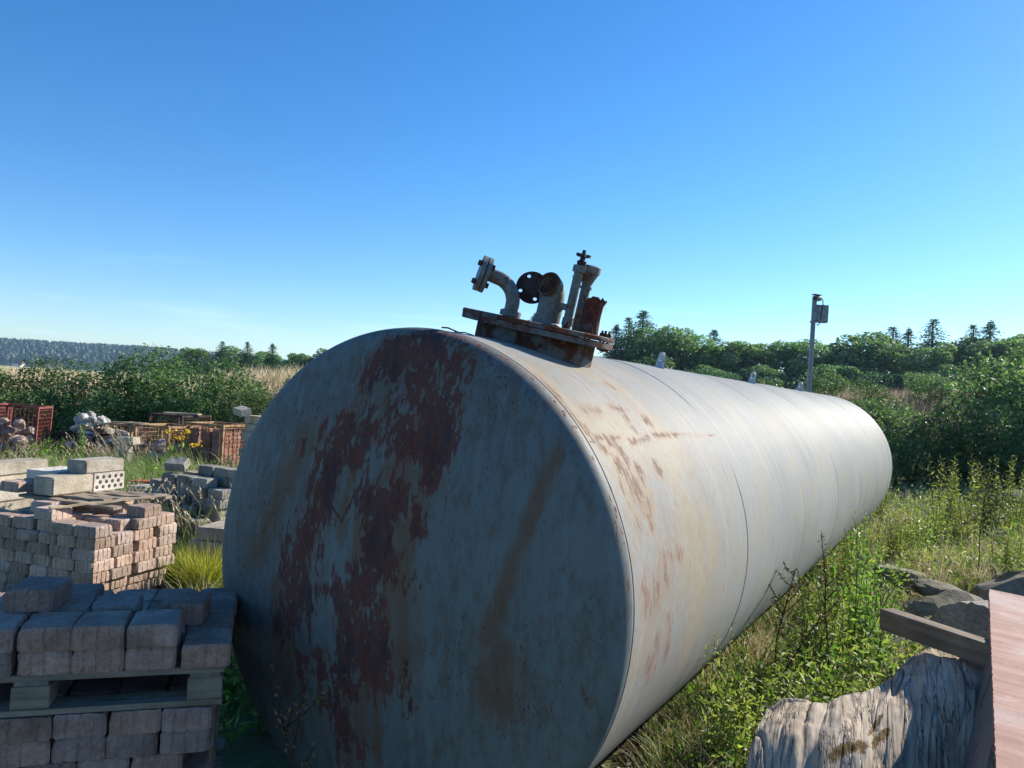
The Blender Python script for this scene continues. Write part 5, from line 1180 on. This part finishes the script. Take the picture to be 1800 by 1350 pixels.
weeds = [(WD, 1.92, 4.85, .80, 'bright green weed in front of the tank middle, left of the timber'), (WD, 2.06, 5.1, .62, 'green weed just behind the dead stalk'), (WD, 2.42, 5.25, 1.0, 'tallest bright weed left of the timber beam end'), (WD, 2.28, 4.95, .85, 'green weed right in front of the timber beam end'), (WD, 2.65, 5.6, .85, 'green weed behind the timber beam end'),
         (BD, 1.32, 4.25, .85, 'broad leaved weed at the tank foot left of the stump'), (BD, 1.50, 4.05, .9, 'broad leaved weed right behind the left stump end'), (BD, 1.14, 3.85, .8, 'broad leaved weed low at the left stump end'), (WD, 1.62, 4.45, .5, 'short weed between tank and stump'), (BD, 1.75, 4.4, .8, 'broad leaved weed under the bright weed'), (BD, 2.05, 4.6, .9, 'broad leaved weed behind the stump dip'), (WD, 1.44, 4.55, .55, 'short weed growing against the tank side'), (BD, 1.08, 3.55, .7, 'leafy weed at the bottom edge beside the tank'),
         (BD, 2.5, 5.0, .8, 'broad leaved weed behind the timber'), (WD, 3.0, 6.7, .8, 'weed standing near the tank above the boulders'), (WD, 2.6, 6.3, .7, 'weed close to the tank side above the timber'), (GD, 3.6, 8.0, .7, 'pale weed between boulders and tank'), (GD, 6.9, 11.9, 1.25, 'yellowish goldenrod clump, leftmost near the tank end'), (GD, 7.5, 12.1, 1.3, 'yellowish goldenrod clump, second near the tank end'), (GD, 8.1, 12.4, 1.2, 'yellowish goldenrod clump, third near the tank end'), (GD, 8.9, 12.6, .8, 'yellowish goldenrod clump farther right'),
         (WD, 10.2, 13.9, 1.5, 'big green weed clump at the right picture edge'), (WD, 10.9, 14.2, 1.7, 'big green weed clump cut by the right picture edge'), (GD, 6.2, 12.9, .7, 'low goldenrod by the far tank end'), (GD, 5.9, 10.6, .7, 'pale weed in the sunny grass right of the tank'), (GD, 4.9, 9.3, .65, 'pale weed in the grass beside the tank middle'), (GD, 7.6, 10.2, .7, 'pale weed in the open grass at the right'), (BD, 4.0, 9.6, .9, 'broad leaved weed at the tank side near its far third'), (BD, 3.2, 7.9, .9, 'broad leaved weed at the tank side near its middle'),
         (BD, -9.3, 13.6, 1.0, 'green weed in front of the tall red crate'), (BD, -8.4, 13.9, 1.1, 'green weed in front of the cobble crate'), (WD, -7.7, 14.0, .8, 'upright weed between cobbles and grass clump'), (BD, -7.4, 13.4, 1.0, 'leafy weed below the rubble crate'), (BD, -1.75, 4.6, .8, 'shaded weed between the front stack and the tank'), (BD, -1.5, 4.2, .9, 'dark weed beside the tank head in the shade'), (BD, -1.15, 3.9, .8, 'dark weed under the left side of the tank head'), (BD, -.72, 3.2, .55, 'dark weed at the foot of the tank head')]
for i, al in enumerate((1.2, 1.75, 2.3, 2.9, 3.5, 4.1, 4.8, 5.6, 6.5, 7.5)):
    of_ = rv.uniform(1.0, 1.35); weeds.append((WD if i % 3 else GD, -.413+al*sin(AZ)+of_*cos(AZ), 3.09+al*cos(AZ)-of_*sin(AZ), rv.uniform(.5, .8), 'tall weed along the sunlit tank foot, %s from the near end' % ORD[i+1]))
for i, (x, y) in enumerate(((3.6, 7.9), (4.4, 8.8), (5.2, 9.6), (5.6, 8.6), (6.4, 9.4), (6.6, 11.0), (7.4, 11.2), (8.4, 11.4))):
    weeds.append((GD if i % 2 else WD, x, y, rv.uniform(.6, .95), 'yellowish weed in the open sunny grass, %s from the left' % ORD[i+1]))
for M_, x, y, s, lb in weeds:
    plant('weed', rv.choice(M_), ('leaves', 'stems'), lb, 'weed', (x, y, gz(x, y)-.01), rv.uniform(0, 6), s, 'tall weeds in the yard')
def dead_stalk(label, x, y, h, seed, lean):
    rs = np.random.RandomState(seed); m = MB(); P = []
    f_ = lambda t: Vector((lean[0]*t*t+.01*sin(t*9), lean[1]*t*t, h*t))
    m.tube([f_(t) for t in (-.02, .25, .5, .75, 1)], [.007, .006, .005, .004, .002], 6)
    for k in range(7):
        t = rs.uniform(.45, .98); a = rs.rand()*6.28; L = rs.uniform(.08, .26); p = f_(t); q = p+Vector((cos(a)*L*.8, sin(a)*L*.5, L*.75)); m.tube([p, (p+q)/2+Vector((0, 0, -.01)), q], [.0035, .003, .002], 5)
        for s_ in np.linspace(.35, 1, 14): P.append(np.array(p+(q-p)*s_)+rs.normal(size=3)*.008)
    for s_ in np.linspace(.75, 1, 40): P.append(np.array(f_(s_))+rs.normal(size=3)*.01)
    t = thing('dead_stalk', label, 'weed', (x, y, gz(x, y)), (0, 0, 0), 'dead weed stalks')
    ob('stem', m.mesh('stem', STEMD), t); v = leaf_quads(np.array(P), .018, rs, .2, .6); ob('seed_heads', mesh('seed_heads', v, quads(v), SEED), t, kind='stuff')
dead_stalk('tall brown dead stalk with forked seed heads before the tank side', 2.02, 4.72, 1.02, 1, (-.05, .1))
dead_stalk('thin dead stalk bending left in front of the tank side', 1.62, 4.55, .82, 2, (.12, .05))
dead_stalk('dead stalk leaning across the weeds above the stump', 1.5, 4.2, .65, 3, (.3, .1))
dead_stalk('dead brown stalk rising above the right goldenrod', 5.1, 8.3, 1.1, 4, (.05, 0))
dead_stalk('dead stalk among the goldenrod near the dark hedge', 8.5, 12.2, 1.5, 5, (.05, 0))
dead_stalk('thin dead stalk low in front of the dark tank head', -.62, 2.7, .62, 6, (-.14, .02))
# ragwort
rs = np.random.RandomState(3); rg_ = thing('ragwort', 'yellow flowering ragwort above the grey paver heap', 'flower', (-3.72, 8.65, gz(-3.7, 8.6)), (0, 0, 0))
m = MB(); P = []
for k in range(4):
    q = Vector((rs.normal()*.12, rs.normal()*.06, rs.uniform(.95, 1.16))); m.tube([(0, 0, 0), (q.x*.4, q.y*.4, .55), q], [.005, .004, .003], 5)
    for i in range(26): P.append(np.array(q)+rs.normal(size=3)*np.array([.035, .035, .014]))
ob('stems', m.mesh('stems', STEMG), rg_); v = leaf_quads(np.array(P), .028, rs, 1., .9); ob('flower_head', mesh('flower_head', v, quads(v), YELLOW), rg_)
v = leaf_quads(np.array([[rs.normal()*.06, rs.normal()*.05, rs.uniform(.3, 1.0)] for _ in range(50)]), .08, rs, .3, .35); ob('leaves', mesh('leaves', v, quads(v), LEAF_WEED), rg_)
# pebbles and chips under the tank edge
rs = np.random.RandomState(9); vs, fs = [], []
ico = bmesh.new(); bmesh.ops.create_icosphere(ico, subdivisions=1, radius=.5); iv = np.array([v_.co[:] for v_ in ico.verts]); iff = np.array([[q.index for q in f_.verts] for f_ in ico.faces]); ico.free()
for k in range(900):
    al = rs.uniform(.1, 5); off = .25+abs(rs.normal())*.55
    x, y = -.413+al*sin(AZ)+off*cos(AZ), 3.09+al*cos(AZ)-off*sin(AZ)
    s_ = rs.uniform(.012, .045); vs.append(iv*np.array([1, rs.uniform(.6, 1), .55])*s_*(1+.25*rs.normal(size=(12, 1)))+np.array([x, y, gz(x, y)+s_*.15])); fs.append(iff+12*k)
ob('gravel', mesh('gravel', np.concatenate(vs), np.concatenate(fs), STONE), label='loose pale gravel and chips along the tank foot', cat='gravel', kind='stuff')
# ------------------------------------------------------------------ air
hz_t = NT('air'); pv = hz_t.n('VolumePrincipled'); hz_t.set(pv, 'Color', (.5, .74, 1., 1)); hz_t.set(pv, 'Density', .00015); hz_t.set(pv, 'Anisotropy', .35)
hz_t.t.links.new(pv.outputs[0], hz_t.out.inputs['Volume'])
ob('haze', MB().box((-200, 1150, 36), (5200, 3400, 84)).mesh('haze', hz_t.m), kind='stuff', label='thin bluish air between the yard and the far ridge', cat='haze')
